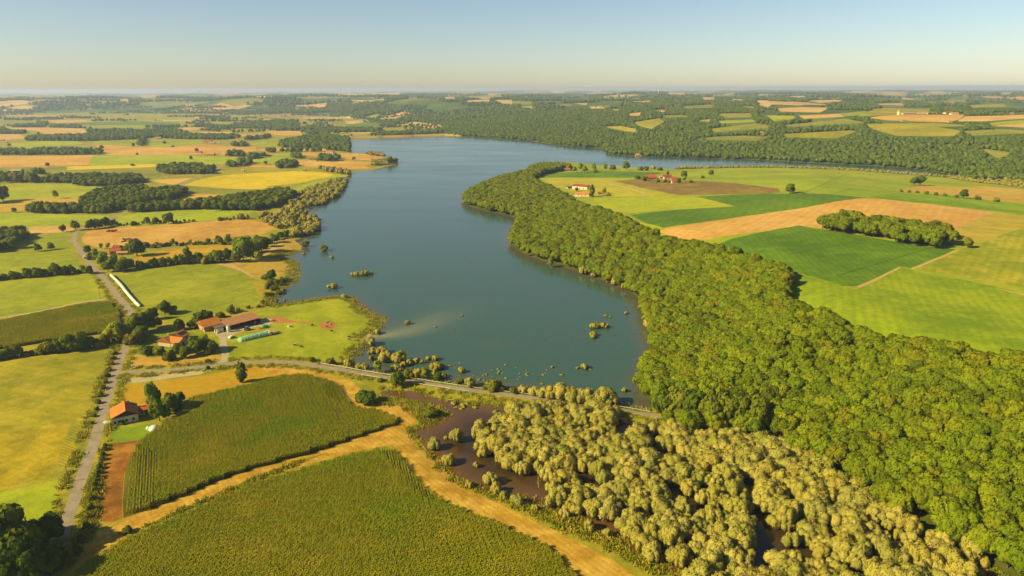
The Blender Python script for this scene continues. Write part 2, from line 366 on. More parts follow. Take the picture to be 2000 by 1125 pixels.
reg('sandy_track', SAND, [(420,515),(450,512),(463,520),(480,530),(498,540),(490,541),(470,529),(445,521)])
reg('sandy_track', SAND, [(505,500),(550,471),(556,474),(545,484),(512,502)])
reg('dry_meadow', fm('meadow', ((176,156,40),(190,164,44),(160,152,36)), big=20), [(497,541),(520,540),(546,537),(567,530),(568,548),(550,561),(535,578),(524,596),(508,594),(508,584),(499,564)], 2)
reg('pasture', fm('meadow', ((156,160,26),(168,170,30),(182,178,40)), big=35), [(430,618),(500,607),(560,593),(640,583),(676,583),(692,592),(701,602),(719,615),(736,622),(733,639),(721,649),(699,656),(711,664),(693,683),(675,700),(652,706),(610,702),(560,700),(500,699),(446,705),(444,690),(446,672),(456,657),(520,648),(532,634),(528,618),(475,612)])
reg('bare_earth', EARTH, [(530,618),(545,617),(575,627),(600,628),(615,630),(600,632),(575,630),(545,632),(530,628)], 2)
reg('bare_earth', EARTH, [(624,633),(636,629),(650,629),(659,634),(655,640),(640,643),(628,640)], 3)
reg('sand_spit', SAND, [(693,656),(703,651),(722,651),(728,656),(712,662),(700,664)], 3)
reg('stubble_field', fm('stubble_field', ((212,160,66),(222,172,78),(200,152,60)), big=15), [(254,716),(252,702),(258,694),(280,691),(288,699),(340,696),(390,690),(428,684),(433,702),(400,706),(360,710),(300,715)])
reg('garden_lawn', fm('garden_lawn', ((120,140,22),(134,150,26),(150,154,30)), big=15), [(262,690),(280,660),(300,645),(330,640),(395,655),(425,665),(430,682),(390,689),(340,695),(290,698)])
reg('golden_meadow', fm('meadow', ((196,150,26),(208,160,30),(190,152,30)), big=30), [(228,786),(236,754),(320,744),(400,733),(470,718),(520,714),(556,722),(550,731),(480,750),(420,764),(370,774),(335,787),(300,800),(240,796)])
reg('stubble_strip', None, [(508,713),(580,718),(640,730),(686,745),(704,760),(697,776),(720,786),(750,780),(780,791),(803,807),(813,822),(795,842),(810,862),(840,896),(870,922),(907,950),(975,985),(1050,1022),(1125,1056),(1200,1096),(1275,1150),(1150,1150),(1075,1074),(1025,1047),(975,1024),(915,1002),(862,977),(822,942),(800,907),(767,868),(700,880),(600,908),(500,937),(375,992),(275,1034),(210,1071),(130,1124),(120,1112),(165,1062),(175,1042),(230,1026),(242,1014),(325,984),(425,941),(500,916),(600,889),(700,856),(786,828),(784,822),(760,810),(736,800),(704,797),(683,788),(677,770),(665,754),(640,744),(600,734),(550,730),(520,727)])
STRIPI = len(REG) - 1
reg('grass_ridge', fm('meadow', ((136,134,30),(150,140,32),(120,124,30)), big=12), [(280,1029),(330,1004),(420,966),(500,930),(590,897),(640,884),(600,900),(500,938),(420,973),(330,1012),(290,1030)])
CORNA = [(552,738),(482,757),(422,771),(375,781),(362,806),(326,826),(300,849),(270,874),(250,901),(244,926),(240,976),(241,1012),(325,983),(425,940),(500,915),(600,888),(700,855),(784,827),(782,822),(760,811),(736,802),(703,799),(681,790),(675,770),(663,756),(640,746),(600,736)]
CORNB = [(120,1160),(160,1111),(192,1090),(252,1056),(280,1042),(378,1001),(500,947),(600,918),(700,890),(763,878),(795,912),(818,946),(861,978),(914,1003),(974,1025),(1024,1048),(1074,1075),(1150,1152),(600,1180)]
reg('maize_field', CORNG, CORNA); reg('maize_field', CORNG, CORNB)
reg('brown_field', fm('fallow_field', BROWN, big=18), [(204,868),(240,864),(290,857),(256,892),(243,925),(239,976),(239,1012),(213,1024),(180,1008),(184,940),(196,884)])
reg('garden_lawn', fm('garden_lawn', ((124,150,20),(138,160,22),(152,162,26)), big=15), [(209,862),(214,838),(262,833),(300,826),(309,838),(290,856),(240,862)])
# --- far left plain
L = [
 (WHEAT,[(-120,307),(0,305),(100,304),(185,303),(178,310),(174,322),(100,325),(0,327),(-120,331)]),
 (LIME,[(186,304),(250,304),(362,303),(400,307),(462,306),(452,319),(409,321),(304,321),(175,323),(178,311)]),
 (SUNF,[(131,325),(250,322),(303,320),(303,326),(250,328),(131,332)]),
 (OLIVE,[(131,332),(250,328),(303,326),(318,343),(327,348),(280,351),(240,340)]),
 (OLIVE,[(-120,334),(0,329),(90,327),(128,326),(128,332),(70,338),(0,344),(-120,350)]),
 (WHEAT,[(200,293),(181,281),(250,286),(267,287),(337,287),(397,281),(437,286),(500,287),(500,296),(430,299),(375,302),(250,304),(205,302)]),
 (GREEN,[(181,277),(250,273),(262,272),(270,284),(250,285),(185,281)]),
 (GREEN,[(285,275),(387,272),(397,280),(337,286),(279,286)]),
 (LIME,[(20,279),(87,276),(150,276),(162,281),(137,283),(112,285),(69,287),(56,292),(25,287)]),
 (PALE,[(12,249),(87,249),(162,251),(169,256),(169,261),(87,261),(69,255),(20,252)]),
 (PALE,[(-120,263),(0,262),(37,262),(52,270),(0,274),(-120,277)]),
 (PALE,[(87,235),(162,234),(181,237),(112,240)]),
 (MAIZE,[(154,240),(250,237),(350,239),(347,244),(250,244),(156,244)]),
 (GREEN,[(197,245),(250,245),(297,247),(275,250),(200,250)]),
 (PALE,[(280,234),(375,234),(371,237),(325,237)]),
 (PALE,[(335,250),(402,248),(375,255),(356,253)]),
 (WHEAT,[(390,257),(455,258),(454,262),(394,260)]),
 (WHEAT,[(516,256),(586,256),(592,264),(556,265),(531,262)]),
 (GREEN,[(500,274),(547,275),(541,286),(514,286),(480,283)]),
 (WHEAT,[(500,289),(575,289),(637,290),(636,295),(562,296),(537,297),(500,293)]),
 (WHEAT,[(570,299),(631,296),(656,299),(725,301),(752,307),(738,314),(694,312),(625,305),(587,302)]),
 (WHEAT,[(575,312),(625,316),(669,315),(735,317),(712,324),(727,329),(680,331),(612,327),(580,324)]),
 (LIME,[(537,300),(569,300),(554,319),(500,320),(490,313)]),
 (WHEAT,[(485,322),(541,321),(543,326),(500,327),(478,326)]),
 (YEL,[(437,331),(450,329),(537,328),(562,331),(622,329),(625,335),(575,333),(500,337),(430,341)]),
 (SUNF,[(358,362),(385,352),(412,346),(450,341),(500,338),(575,334),(625,336),(655,341),(637,347),(575,359),(525,363),(512,370),(450,369),(400,365)]),
 (OLIVE,[(359,363),(400,366),(450,369),(511,370),(500,380),(450,380),(381,378),(366,371)]),
 (WHEAT,[(330,398),(345,390),(372,380),(435,380),(406,387),(365,394)]),
 (WHEAT,[(297,352),(375,347),(377,350),(356,360),(340,361),(310,356)]),
 (OLIVE,[(313,338),(390,344),(400,345),(331,348)]),
 (LIME,[(590,374),(622,362),(655,350),(682,343),(655,340),(637,348),(600,358),(575,366),(570,372)]),
 (GREEN,[(400,240),(440,239),(470,241),(430,244)]),
 (WHEAT,[(0,226),(60,225),(130,226),(70,228)]),(PALE,[(143,212),(185,211),(187,213),(150,214)]),(GREEN,[(220,226),(300,224),(330,227),(240,229)]),
 (PALE,[(585,229),(680,228),(690,231),(600,232)]),(OLIVE,[(640,238),(690,236),(720,238),(660,242)]),(PALE,[(673,237),(700,235),(712,238),(680,243)]),
 (MAIZE,[(664,243),(735,240),(745,246),(690,248)]),(PALE,[(657,259),(720,258),(745,260),(700,261)]),(OLIVE,[(500,228),(580,226),(600,229),(520,232)]),
 (WHEAT,[(470,262),(510,261),(515,264),(475,266)]),(GREEN,[(300,230),(380,229),(395,232),(310,233)]),(OLIVE,[(-100,238),(60,236),(80,240),(-80,243)]),
]
LPX = [np.array(px, float) for _, px in L]; FPXS = [np.array(px, float) for _, px in F2] if False else []
for cols, px in L: reg('wheat_field' if cols in (WHEAT, PALE) else 'sunflower_field' if cols is SUNF else 'meadow', fm({id(WHEAT):'stubble_field',id(PALE):'stubble_field',id(SUNF):'sunflower_field'}.get(id(cols),'meadow'), cols, big=110), px)
NLEFT = len(REG)
# --- plateau right of the lake
reg('meadow', fm('meadow', ((154,164,34),(168,172,40),(182,180,48)), big=90), None, world=P1)
BASE1 = REG.pop()
FORPX = [(905,389),(930,374),(965,358),(1000,347),(1030,340),(1040,330),(1090,326),(1112,331),(1062,341),(1042,352),(1048,362),(1072,374),(1104,390),(1132,409),(1182,424),(1232,448),(1302,480),(1362,488),(1422,505),(1482,525),(1532,539),(1546,552),(1528,578),(1542,603),(1572,624),(1622,648),(1680,670),(1760,688),(1850,708),(1920,721),(2000,730),(2200,765)]
forest_far = W(FORPX, 3, False)
FOREST = np.vstack([forest_far, [[325, 150], [190, 75]], toe_all[::-1]])
reg('woodland_floor', FLOOR, None, world=FOREST)
reg('meadow', fm('meadow', ((150,166,36),(164,174,42),(178,180,50)), big=90), [(1310,337),(1400,339),(1500,342),(1650,341),(1725,345),(1775,353),(1765,362),(1695,386),(1620,378),(1530,372),(1500,362),(1400,351)])
reg('meadow', fm('meadow', ((180,168,46),(190,178,52),(200,184,60)), big=60), [(1052,348),(1175,348),(1230,352),(1202,355),(1250,366),(1325,381),(1300,384),(1200,384),(1130,378),(1080,362)])
reg('meadow', fm('meadow', ((172,176,34),(184,184,38),(196,190,44)), big=80), [(1160,388),(1300,384),(1357,383),(1437,402),(1330,408),(1230,416),(1180,408)])
reg('maize_field', fm('maize_field', MAIZE, big=90, angle=ang((1300,430),(1600,390)), period=9, stripe=.25), [(1232,420),(1330,409),(1437,403),(1360,384),(1412,381),(1500,378),(1550,378),(1620,379),(1694,386),(1640,393),(1500,416),(1297,445),(1262,436)])
reg('maize_field', fm('maize_field', MAIZE, big=90), [(1037,341),(1100,337),(1225,335),(1300,337),(1250,347),(1175,347),(1050,347)])
reg('brown_field', fm('ploughed_field', ((138,112,58),(150,120,62),(160,134,70)), big=40), [(1200,354),(1240,350),(1350,353),(1440,358),(1520,368),(1525,376),(1500,378),(1410,380),(1325,381),(1250,366)])
reg('wheat_field', fm('stubble_field', ((224,164,84),(232,174,96),(238,186,112)), big=90, angle=ang((1400,440),(1600,400)), period=8, stripe=.22), [(1285,452),(1400,431),(1500,416),(1600,400),(1675,388),(1720,389),(1800,397),(1945,415),(1865,447),(1840,472),(1590,444),(1560,440),(1500,451),(1385,467),(1330,468)])
reg('meadow', fm('meadow', ((188,164,60),(198,172,66),(210,176,76)), big=40), [(1946,415),(2000,421),(2080,432),(2000,444),(1975,452),(1920,474),(1900,473),(1862,462),(1864,447)])
reg('meadow', fm('meadow', SOY, big=80), [(1700,386),(1740,375),(1850,382),(1925,392),(2000,400),(2120,412),(2120,436),(2000,421),(1945,412),(1780,395)])
reg('stubble_field', fm('stubble_field', ((206,166,66),(218,174,76),(226,184,92)), big=60), [(1750,372),(1800,362),(1875,366),(1925,363),(2000,371),(2120,384),(2120,408),(2000,398),(1925,390),(1850,380),(1770,375)])
reg('maize_field', fm('maize_field', ((94,128,22),(106,138,24),(120,150,28)), big=60, angle=ang((1520,500),(1800,490)), period=5, stripe=.3), [(1400,478),(1430,466),(1500,451),(1560,440),(1595,447),(1675,459),(1750,472),(1820,482),(1867,487),(1777,524),(1757,520),(1672,559),(1600,560),(1500,530)])
reg('soybean_field', fm('soybean_field', ((134,156,20),(152,168,24),(170,178,28)), big=50, angle=ang((1650,600),(1900,560)), period=5, stripe=.25), [(1520,560),(1560,532),(1640,556),(1670,567),(1757,522),(1782,528),(1880,546),(2000,574),(2200,615),(2200,790),(2000,735),(1850,715),(1700,680),(1560,630),(1520,600)])
reg('striped_field', fm('striped_field', ((150,158,30),(170,168,38),(206,182,62)), big=45, angle=ang((1850,540),(2000,470)), period=6, stripe=.3), [(1788,523),(1870,489),(1900,481),(1980,453),(2000,446),(2200,400),(2200,600),(2000,561),(1900,544)])
reg('sandy_track', SAND, [(1778,525),(1868,488),(1874,489),(1786,526)]); reg('sandy_track', SAND, [(1672,560),(1755,522),(1760,523),(1680,562)])
reg('sandy_track', SAND, [(1940,562),(1970,568),(2030,580),(2030,584),(1990,575)]); reg('sandy_track', SAND, [(1230,367),(1250,373),(1262,378),(1256,379),(1236,371),(1210,364),(1188,360),(1190,358)])
for a, b in (((1528,485),(1593,450)),):
    pass
tl = [((1500,464),(1592,449)),((1540,497),(1690,467)),((1630,540),(1820,483)),((1566,366+12),(1650,341)),((1627,378),(1668,367))]
for a, b in (((1745,612),(1960,578)),((1590,577),(1800,545))):
    s, _, _ = strip([a, ((a[0] + b[0]) / 2, (a[1] + b[1]) / 2 + 1.5), b], .35, n=6)
    REG.append(('tramline', fm('soybean_wheeling', ((176,170,60),(150,150,30),(190,176,70)), big=12), s))
for a, b in tl:
    s, _, _ = strip([a, ((a[0] + b[0]) / 2, (a[1] + b[1]) / 2 + .6), b], .45, n=6)
    REG.append(('tramline', fm('maize_furrow', ((70,92,20),(80,100,22),(96,110,30))), s))
# --- far bank hillside fields
F2 = [
 (YEL,[(1178,247),(1212,246),(1245,252),(1242,259),(1220,256)]),(YEL,[(1235,239),(1287,231),(1298,237),(1272,252),(1252,247)]),
 (OLIVE,[(1385,252),(1475,241),(1502,244),(1502,250),(1400,259)]),(OLIVE,[(1320,274),(1462,265),(1502,267),(1475,275),(1375,273)]),
 (OLIVE,[(1525,245),(1650,232),(1695,240),(1650,242),(1550,247)]),(YEL,[(1525,262),(1650,255),(1677,255),(1637,270),(1537,268)]),
 (YEL,[(1698,250),(1812,245),(1878,255),(1862,266),(1750,265)]),(WHEAT,[(1695,230),(1750,224),(1887,224),(1875,233),(1850,239),(1737,235)]),
 (PALE,[(1887,227),(2000,224),(2100,222),(2100,236),(2000,232),(1925,237),(1870,237)]),(GREEN,[(1930,240),(2000,234),(2100,236),(2000,242),(1935,245)]),
 (PALE,[(1935,246),(2000,241),(2100,240),(2100,252),(2000,249)]),(PALE,[(1515,212),(1562,209),(1620,210),(1600,220),(1525,218)]),
 (PALE,[(1485,197),(1575,200),(1625,204),(1562,206),(1490,204)]),(PALE,[(1577,197),(1612,194),(1648,198),(1600,201)]),
 (YEL,[(1675,228),(1725,211),(1820,212),(1812,220),(1725,225)]),(GREEN,[(1495,225),(1550,226),(1552,232),(1512,237)]),
 (OLIVE,[(1915,289),(1975,299),(1950,310)]),(PALE,[(735,233),(795,214),(800,222),(772,232)]),(GREEN,[(712,228),(745,220),(732,231)]),
 (PALE,[(775,240),(812,238),(870,245),(850,252),(787,243)]),(PALE,[(680,197),(750,192),(752,196),(700,198)]),(PALE,[(795,192),(815,190),(815,193)]),
 (PALE,[(908,196),(957,194),(957,198),(915,199)]),(PALE,[(865,190),(888,189),(888,194),(870,193)]),(PALE,[(962,195),(1000,195),(1000,204),(985,203)]),
 (OLIVE,[(1000,197),(1040,198),(1040,204),(1000,203)]),(PALE,[(1073,178),(1103,177),(1102,182),(1080,181)]),(PALE,[(1150,175),(1175,175),(1170,180)]),(PALE,[(1295,184),(1360,181),(1330,187)]),
 (PALE,[(1370,192),(1395,191),(1397,194),(1375,195)]),(PALE,[(1120,202),(1148,201),(1145,205)]),(PALE,[(1150,209),(1180,209),(1185,212),(1155,212)]),
 (OLIVE,[(1440,206),(1475,208),(1470,212)]),(PALE,[(1418,196),(1455,193),(1450,197)]),(PALE,[(1660,178),(1703,177),(1700,181),(1665,181)]),(PALE,[(1760,194),(1795,190),(1790,195)]),
 (PALE,[(1785,186),(1825,184),(1815,188)]),(PALE,[(1810,180),(1840,178),(1842,182)]),(YEL,[(1865,188),(1890,187),(1885,192)]),(PALE,[(1950,182),(1975,181),(1990,182),(1960,186)]),
 (OLIVE,[(1750,187),(1770,186),(1768,191)]),(PALE,[(360,205),(382,204),(380,210),(365,210)]),(OLIVE,[(270,203),(300,198),(310,205),(280,206)]),(PALE,[(228,196),(250,193),(252,198)]),
 (OLIVE,[(415,205),(445,201),(450,212),(425,213)]),(PALE,[(60,184),(95,183),(90,186)]),(PALE,[(8,197),(30,196),(28,199)]),(OLIVE,[(140,196),(170,195),(165,198)]),
 (PALE,[(880,182),(930,180),(925,184)]),(OLIVE,[(570,191),(630,189),(620,193)]),(YEL,[(1190,213),(1212,212),(1205,217)]),(PALE,[(1225,222),(1254,219),(1250,226),(1230,226)]),
 (OLIVE,[(1400,222),(1465,221),(1470,229),(1415,230)]),(YEL,[(1290,226),(1330,224),(1350,228),(1300,230)]),(YEL,[(1355,236),(1390,232),(1385,238)]),(PALE,[(1475,196),(1500,196),(1500,204),(1485,203)]),(PALE,[(1480,204),(1510,202),(1500,210)]),
]
F2 += [(GREEN,[(1400,236),(1470,233),(1475,238),(1410,241)]),(YEL,[(1690,242),(1830,240),(1900,246),(1700,249)]),(OLIVE,[(1880,256),(1960,252),(2050,258),(1900,265)]),(GREEN,[(1640,221),(1690,217),(1700,224),(1650,227)]),(PALE,[(1560,226),(1640,222),(1650,228),(1570,232)]),(OLIVE,[(1270,216),(1300,213),(1302,219)]),(YEL,[(1890,205),(1960,203),(1970,209),(1900,211)]),(PALE,[(1700,204),(1760,201),(1770,206)]),(OLIVE,[(1330,207),(1390,204),(1395,210),(1340,212)]),(PALE,[(1530,190),(1570,187),(1575,192)]),(OLIVE,[(1830,198),(1880,195),(1885,201)]),(OLIVE,[(1080,204),(1115,203),(1118,208)]),(YEL,[(1010,209),(1040,207),(1042,212)]),(OLIVE,[(1740,252),(1790,250),(1800,256),(1750,258)]),(PALE,[(1220,198),(1270,196),(1272,200)])]
reg('wooded_hills', HILL, None, world=P2)
BASE2 = REG.pop()
I2 = len(REG); FPXS = [np.array(px, float) for _, px in F2]
for cols, px in F2: reg('hill_field', fm('stubble_field' if cols in (WHEAT, PALE) else 'hill_meadow', cols, big=150), px)
# random small fields on the far rolling hills
rr = np.random.default_rng(11)
for k in range(260):
    az = math.radians(rr.uniform(-46, 46)); r = math.exp(rr.uniform(math.log(4300), math.log(15000)))
    c = np.array([math.sin(az) * r, math.cos(az) * r]); a = rr.uniform(0, PI); ln = r * rr.uniform(.012, .032); wd = r * rr.uniform(.012, .035)
    q = np.array([(-1, -1), (1, -.8), (.9, 1), (-1.1, .8)]) * [ln, wd]; ca, sa = math.cos(a), math.sin(a)
    q = q @ np.array([[ca, sa], [-sa, ca]]) + c
    if pip(q, P2).all(): REG.append(('hill_field', fm('stubble_field' if k % 3 else 'hill_meadow', PALE if k % 3 else OLIVE, big=150), q))
# --- roads
R1 = [(92,1150),(112,1075),(137,1000),(162,925),(181,872),(198,815),(213,766),(230,714),(250,668),(262,642),(261,619),(246,597),(225,572),(200,541),(174,513),(156,488),(145,471),(147,456),(160,446),(190,436),(217,425),(247,414),(275,404),(300,394),(328,377),(357,359),(385,347),(410,338),(436,323),(470,313)]
R2 = [(236,727),(262,727),(290,725),(350,720),(400,716),(430,711),(466,709),(500,707),(540,707),(580,709),(620,715),(680,725),(760,738),(840,750),(920,762),(1000,772),(1080,782),(1170,795),(1230,804),(1266,810),(1330,824)]
R3 = [(426,712),(437,704),(440,694),(438,680),(436,664),(444,654)]
R5 = [(226,580),(206,584),(190,586),(150,592),(100,603),(50,613),(0,621),(-90,636)]
s1, c1, n1 = strip(R1, 2.2); s2, c2, n2 = strip(R2, 2.1); s3, c3, n3 = strip(R3, 1.9); s5, _, _ = strip(R5, 1.2)
VERGE = fm('verge_grass', ((146,144,30),(164,152,38),(186,164,54)), big=14)
for c, n, hw in ((c2, n2, 6.0), (c1, n1, 6.2)): REG.append(('verge', VERGE, np.vstack([c + n * hw, (c - n * hw)[::-1]])))
reg('gravel_layby', GRAV, [(244,748),(250,740),(300,733),(360,727),(388,724),(402,719),(416,716),(412,723),(390,731),(330,739),(290,744),(246,749)])
reg('farmyard', CONC, [(420,652),(452,641),(500,628),(523,621),(537,626),(526,634),(500,639),(476,645),(455,654),(444,662),(432,664)])
for nm, m, s in (('lane', GRAV, s5), ('farm_drive', CONC, s3), ('road', ASPH, s2), ('road', ASPH, s1)): REG.append((nm, m, s))
# wheat-stubble strip stripes follow the strip: plain noise with fine streaks
REG[STRIPI] = ('stubble_strip', fm('stubble_strip', ((206,154,54),(220,168,66),(230,182,86)), big=9, angle=ang((860,930),(1150,1070)), period=2.2, stripe=.3), REG[STRIPI][2])
# ------------------------------------------------------------------ one ground sheet, cut along every border
ALL = [BASE1, BASE2] + REG + [('lake', None, LAKE), ('flood_water', None, SWP)]
ALLR = [BASE1] + REG[:0]
pts = []; edges = []
def densify(poly, closed=True):
    out = []
    n = len(poly)
    for i in range(n if closed else n - 1):
        a = poly[i]; b = poly[(i + 1) % n]; L_ = math.hypot(*(b - a)); r = max(60, (math.hypot(*a) + math.hypot(*b)) / 2)
        k = max(1, int(L_ / max(5, r * .02)))
        for j in range(k): out.append(a + (b - a) * j / k)
    return np.array(out)
RMAX = 19000
ANG = math.radians(56)
def inside_fan(P): 
    r = np.hypot(P[:, 0], P[:, 1]); a = np.abs(np.arctan2(P[:, 0], P[:, 1])); return (r < RMAX) & (a < ANG) & (r > 62)
fan = []
for a in np.linspace(-ANG, ANG, 150): fan.append((math.sin(a) * RMAX, math.cos(a) * RMAX))
for r in np.geomspace(RMAX, 62, 130)[1:]: fan.append((math.sin(ANG) * r, math.cos(ANG) * r))
for a in np.linspace(ANG, -ANG, 60)[1:]: fan.append((math.sin(a) * 62, math.cos(a) * 62))
for r in np.geomspace(62, RMAX, 130)[1:-1]: fan.append((-math.sin(ANG) * r, math.cos(ANG) * r))
polys = [np.array(fan)]
for nm, m, w in ALL:
    if nm in ('wooded_hills',) or w is P1: 
        w = np.asarray(w)
    polys.append(densify(np.asarray(w, float)))
for p in polys:
    b = len(pts); n = len(p); pts += [tuple(q) for q in p]
    edges += [(b + i, b + (i + 1) % n) for i in range(n)]
az = np.linspace(-ANG, ANG, 170)[1:-1]; rad = np.geomspace(64, RMAX, 175)[1:-1]
lat = np.stack([np.outer(np.sin(az), rad).ravel(), np.outer(np.cos(az), rad).ravel()], 1)
lat += rng.normal(0, .004, lat.shape) * np.hypot(lat[:, 0], lat[:, 1])[:, None]
pts += [tuple(q) for q in lat]
gx, gy = np.meshgrid(np.arange(-106, -10, 2.6), np.arange(355, 465, 2.6)); ex = np.stack([gx.ravel(), gy.ravel()], 1) + rng.uniform(-.4, .4, (gx.size, 2))
ex = ex[seg_dist(ex, catmull(flat([(716,658),(745,656),(775,651),(810,642),(850,625),(890,605)]), 6)) < 22]; pts += [tuple(q) for q in ex]
cv, ce, cf, _, _, _ = delaunay_2d_cdt([Vector(p) for p in pts], edges, [], 0, 1e-3)
V2 = np.array([(v.x, v.y) for v in cv]); TRI = np.array([f for f in cf if len(f) == 3])
C3 = V2[TRI].mean(1)
keep = inside_fan(C3); TRI = TRI[keep]; C3 = C3[keep]
rid = np.full(len(TRI), -1)
order = [('base1', BASE1)] 
TAB = [BASE1, BASE2] + REG + [('lake', None, LAKE), ('flood_water', None, SWP)]
# the hill base must lie under the hill fields but over the left plain; water last, roads over the swamp edge
seq = [0, 1] + list(range(2, 2 + len(REG)))
for k in seq[:2] + [len(TAB) - 2, len(TAB) - 1] + seq[2:]:
    nm, m, w = TAB[k]
    msk = pip(C3, w)
    if nm in ('verge',): msk &= ~np.isin(rid, (len(TAB) - 2, len(TAB) - 1))
    elif nm not in ('road', 'sand_spit') and k >= 2 and k < len(TAB) - 2: msk &= ~np.isin(rid, (len(TAB) - 2, len(TAB) - 1))
    rid[msk] = k
ZV = H(V2)
wet = np.unique(TRI[np.isin(rid, (len(TAB) - 2, len(TAB) - 1))])
ZV[wet] = 0
GROUND = fm('rough_grass', ((150,148,36),(168,156,42),(186,166,56)), big=35)
def water_mat(name, deep, shallow, silt, rough):
    t = NT(name); p = t.pos()
    at = t.n('Attribute', attribute_name='depth').outputs['Fac']; si = t.n('Attribute', attribute_name='silt').outputs['Fac']
    n = t.noise(p, .05, 3, .6)
    col = t.mix(t.math('MULTIPLY', at, t.math('ADD', n, .5)), shallow, deep); col = t.mix(si, col, silt)
    n1 = t.noise(p, .35, 3, .6); mp = t.n('Mapping'); mp.inputs['Scale'].default_value = (.35, 1.6, 1); mp.inputs['Rotation'].default_value = (0, 0, .25); t.l(p, mp.inputs['Vector']); n2 = t.noise(mp.outputs[0], .013, 4, .65)
    t.bsdf(col, rough, t.bump(n1, .35, .12), .5).inputs['IOR'].default_value = 1.33
    b = [q for q in t.t.nodes if q.type == 'BSDF_PRINCIPLED'][0]
    rr_ = t.math('ADD', t.math('MULTIPLY', n2, .36), rough - .15); t.l(rr_, b.inputs['Roughness'])
    return t.m
LAKEM = water_mat('lake_water', (.030, .068, .044, 1), (.075, .064, .036, 1), (.20, .19, .07, 1), .13)
SWPM = water_mat('flood_water', (.032, .021, .007, 1), (.11, .055, .013, 1), (.1, .07, .03, 1), .10)
plume = catmull(flat([(716,658),(745,656),(775,651),(810,642),(850,625),(890,605)]), 6)
counts = {}
for k in np.unique(rid):
    tri = TRI[rid == k]; used, inv = np.unique(tri, return_inverse=True); tri = inv.reshape(-1, 3)
    nm, m = ('ground', GROUND) if k < 0 else TAB[k][:2]
    P = V2[used]
    if nm == 'lake': m = LAKEM
    if nm == 'flood_water': m = SWPM
    z = ZV[used]
    me = mesh_from(nm, np.column_stack([P, z]), tri, m, None, nm not in ('lake', 'flood_water'))
    # make every face look up
    nz = np.cross(np.column_stack([P, z])[tri[:, 1]] - np.column_stack([P, z])[tri[:, 0]], np.column_stack([P, z])[tri[:, 2]] - np.column_stack([P, z])[tri[:, 0]])[:, 2]
    if (nz < 0).sum() > (nz > 0).sum(): me.flip_normals()
    if nm in ('lake', 'flood_water'):
        d = np.minimum(seg_dist(P, LAKE if nm == 'lake' else SWP, True) / (14 if nm == 'lake' else 16), 1)
        a = me.attributes.new('depth', 'FLOAT', 'POINT'); a.data.foreach_set('value', d.astype(np.float32))
        pr = seg_dist(P, plume); al = np.array([np.argmin(np.hypot(*(plume - q).T)) for q in P]) / len(plume)
        s = np.exp(-(pr / (2.5 + 14 * al)) ** 2) * (1 - .95 * al) * .9 if nm == 'lake' else pr * 0
        a = me.attributes.new('silt', 'FLOAT', 'POINT'); a.data.foreach_set('value', s.astype(np.float32))
    o = obj(nm, me); o['kind'] = 'structure'
print('ground faces', len(TRI), 'regions', len(TAB))
# ------------------------------------------------------------------ foliage shapes
def ico(sub):
    import bmesh
    bm = bmesh.new(); bmesh.ops.create_icosphere(bm, subdivisions=sub, radius=1); v = np.array([q.co[:] for q in bm.verts]); f = [[q.index for q in p.verts] for p in bm.faces]; bm.free(); return v, f
ICO1, ICO2 = ico(1), ico(2)
def crown_mesh(name, seed, lobes, nleaf, leaf, mat, core=.8, blend=.55, lean=(.0, .0), flatcard=.35):
    """lobes: list of (centre, radii); foliage = many small leaf clumps over every lobe + a dense inner body"""
    r = np.random.default_rng(seed)
    C = np.array([l[0] for l in lobes], float); R = np.array([l[1] for l in lobes], float)
    area = R.prod(1) ** (2 / 3); cen = (C * area[:, None]).sum(0) / area.sum()
    V = []; F = []; N = []
    for (c, rad) in zip(C, R):
        v, f = ICO1 if nleaf < 500 else ICO2
        n0 = v * (1 + .16 * np.sin(v @ r.normal(0, 3, (3, 1)) + r.uniform(0, 6)))
        b = len(V); V += list(c + n0 * rad * core); F += [[i + b for i in q] for q in f]; N += list(v)
    k = r.choice(len(lobes), nleaf * 2, p=area / area.sum())
    d = r.normal(0, 1, (nleaf * 2, 3)); d[:, 2] = d[:, 2] + .35; d /= np.linalg.norm(d, axis=1)[:, None]
    P = C[k] + d * R[k] * r.uniform(.8, 1.16, (nleaf * 2, 1))
    ok = np.ones(len(P), bool)
    for c, rad in zip(C, R): ok &= (((P - c) / (rad * .8)) ** 2).sum(1) > 1
    P = P[ok][:nleaf]; d = d[ok][:nleaf]
    for p, n in zip(P, d):
        gn = n + r.normal(0, flatcard, 3); gn /= np.linalg.norm(gn)
        a = np.cross(gn, r.normal(0, 1, 3)); a /= np.linalg.norm(a); bb = np.cross(gn, a); s = leaf * r.uniform(.55, 1.35)
        q = r.uniform(.7, 1.2, 4)
        b = len(V); V += [p - a * s * q[0] - bb * s * .55, p + a * s * q[1] - bb * s * .5 + gn * s * .15, p + a * s * .6 + bb * s * q[2], p - a * s * .7 * q[3] + bb * s * .8 - gn * s * .1]
        F.append([b, b + 1, b + 2, b + 3])
        o = p - cen; o /= np.linalg.norm(o) + 1e-6
        m = blend * (n * .7 + o * .3) + (1 - blend) * gn; m /= np.linalg.norm(m); N += [m] * 4
    me = mesh_from(name, V, F, mat, None, True)
    me.normals_split_custom_set_from_vertices([tuple(q) for q in N]); return me
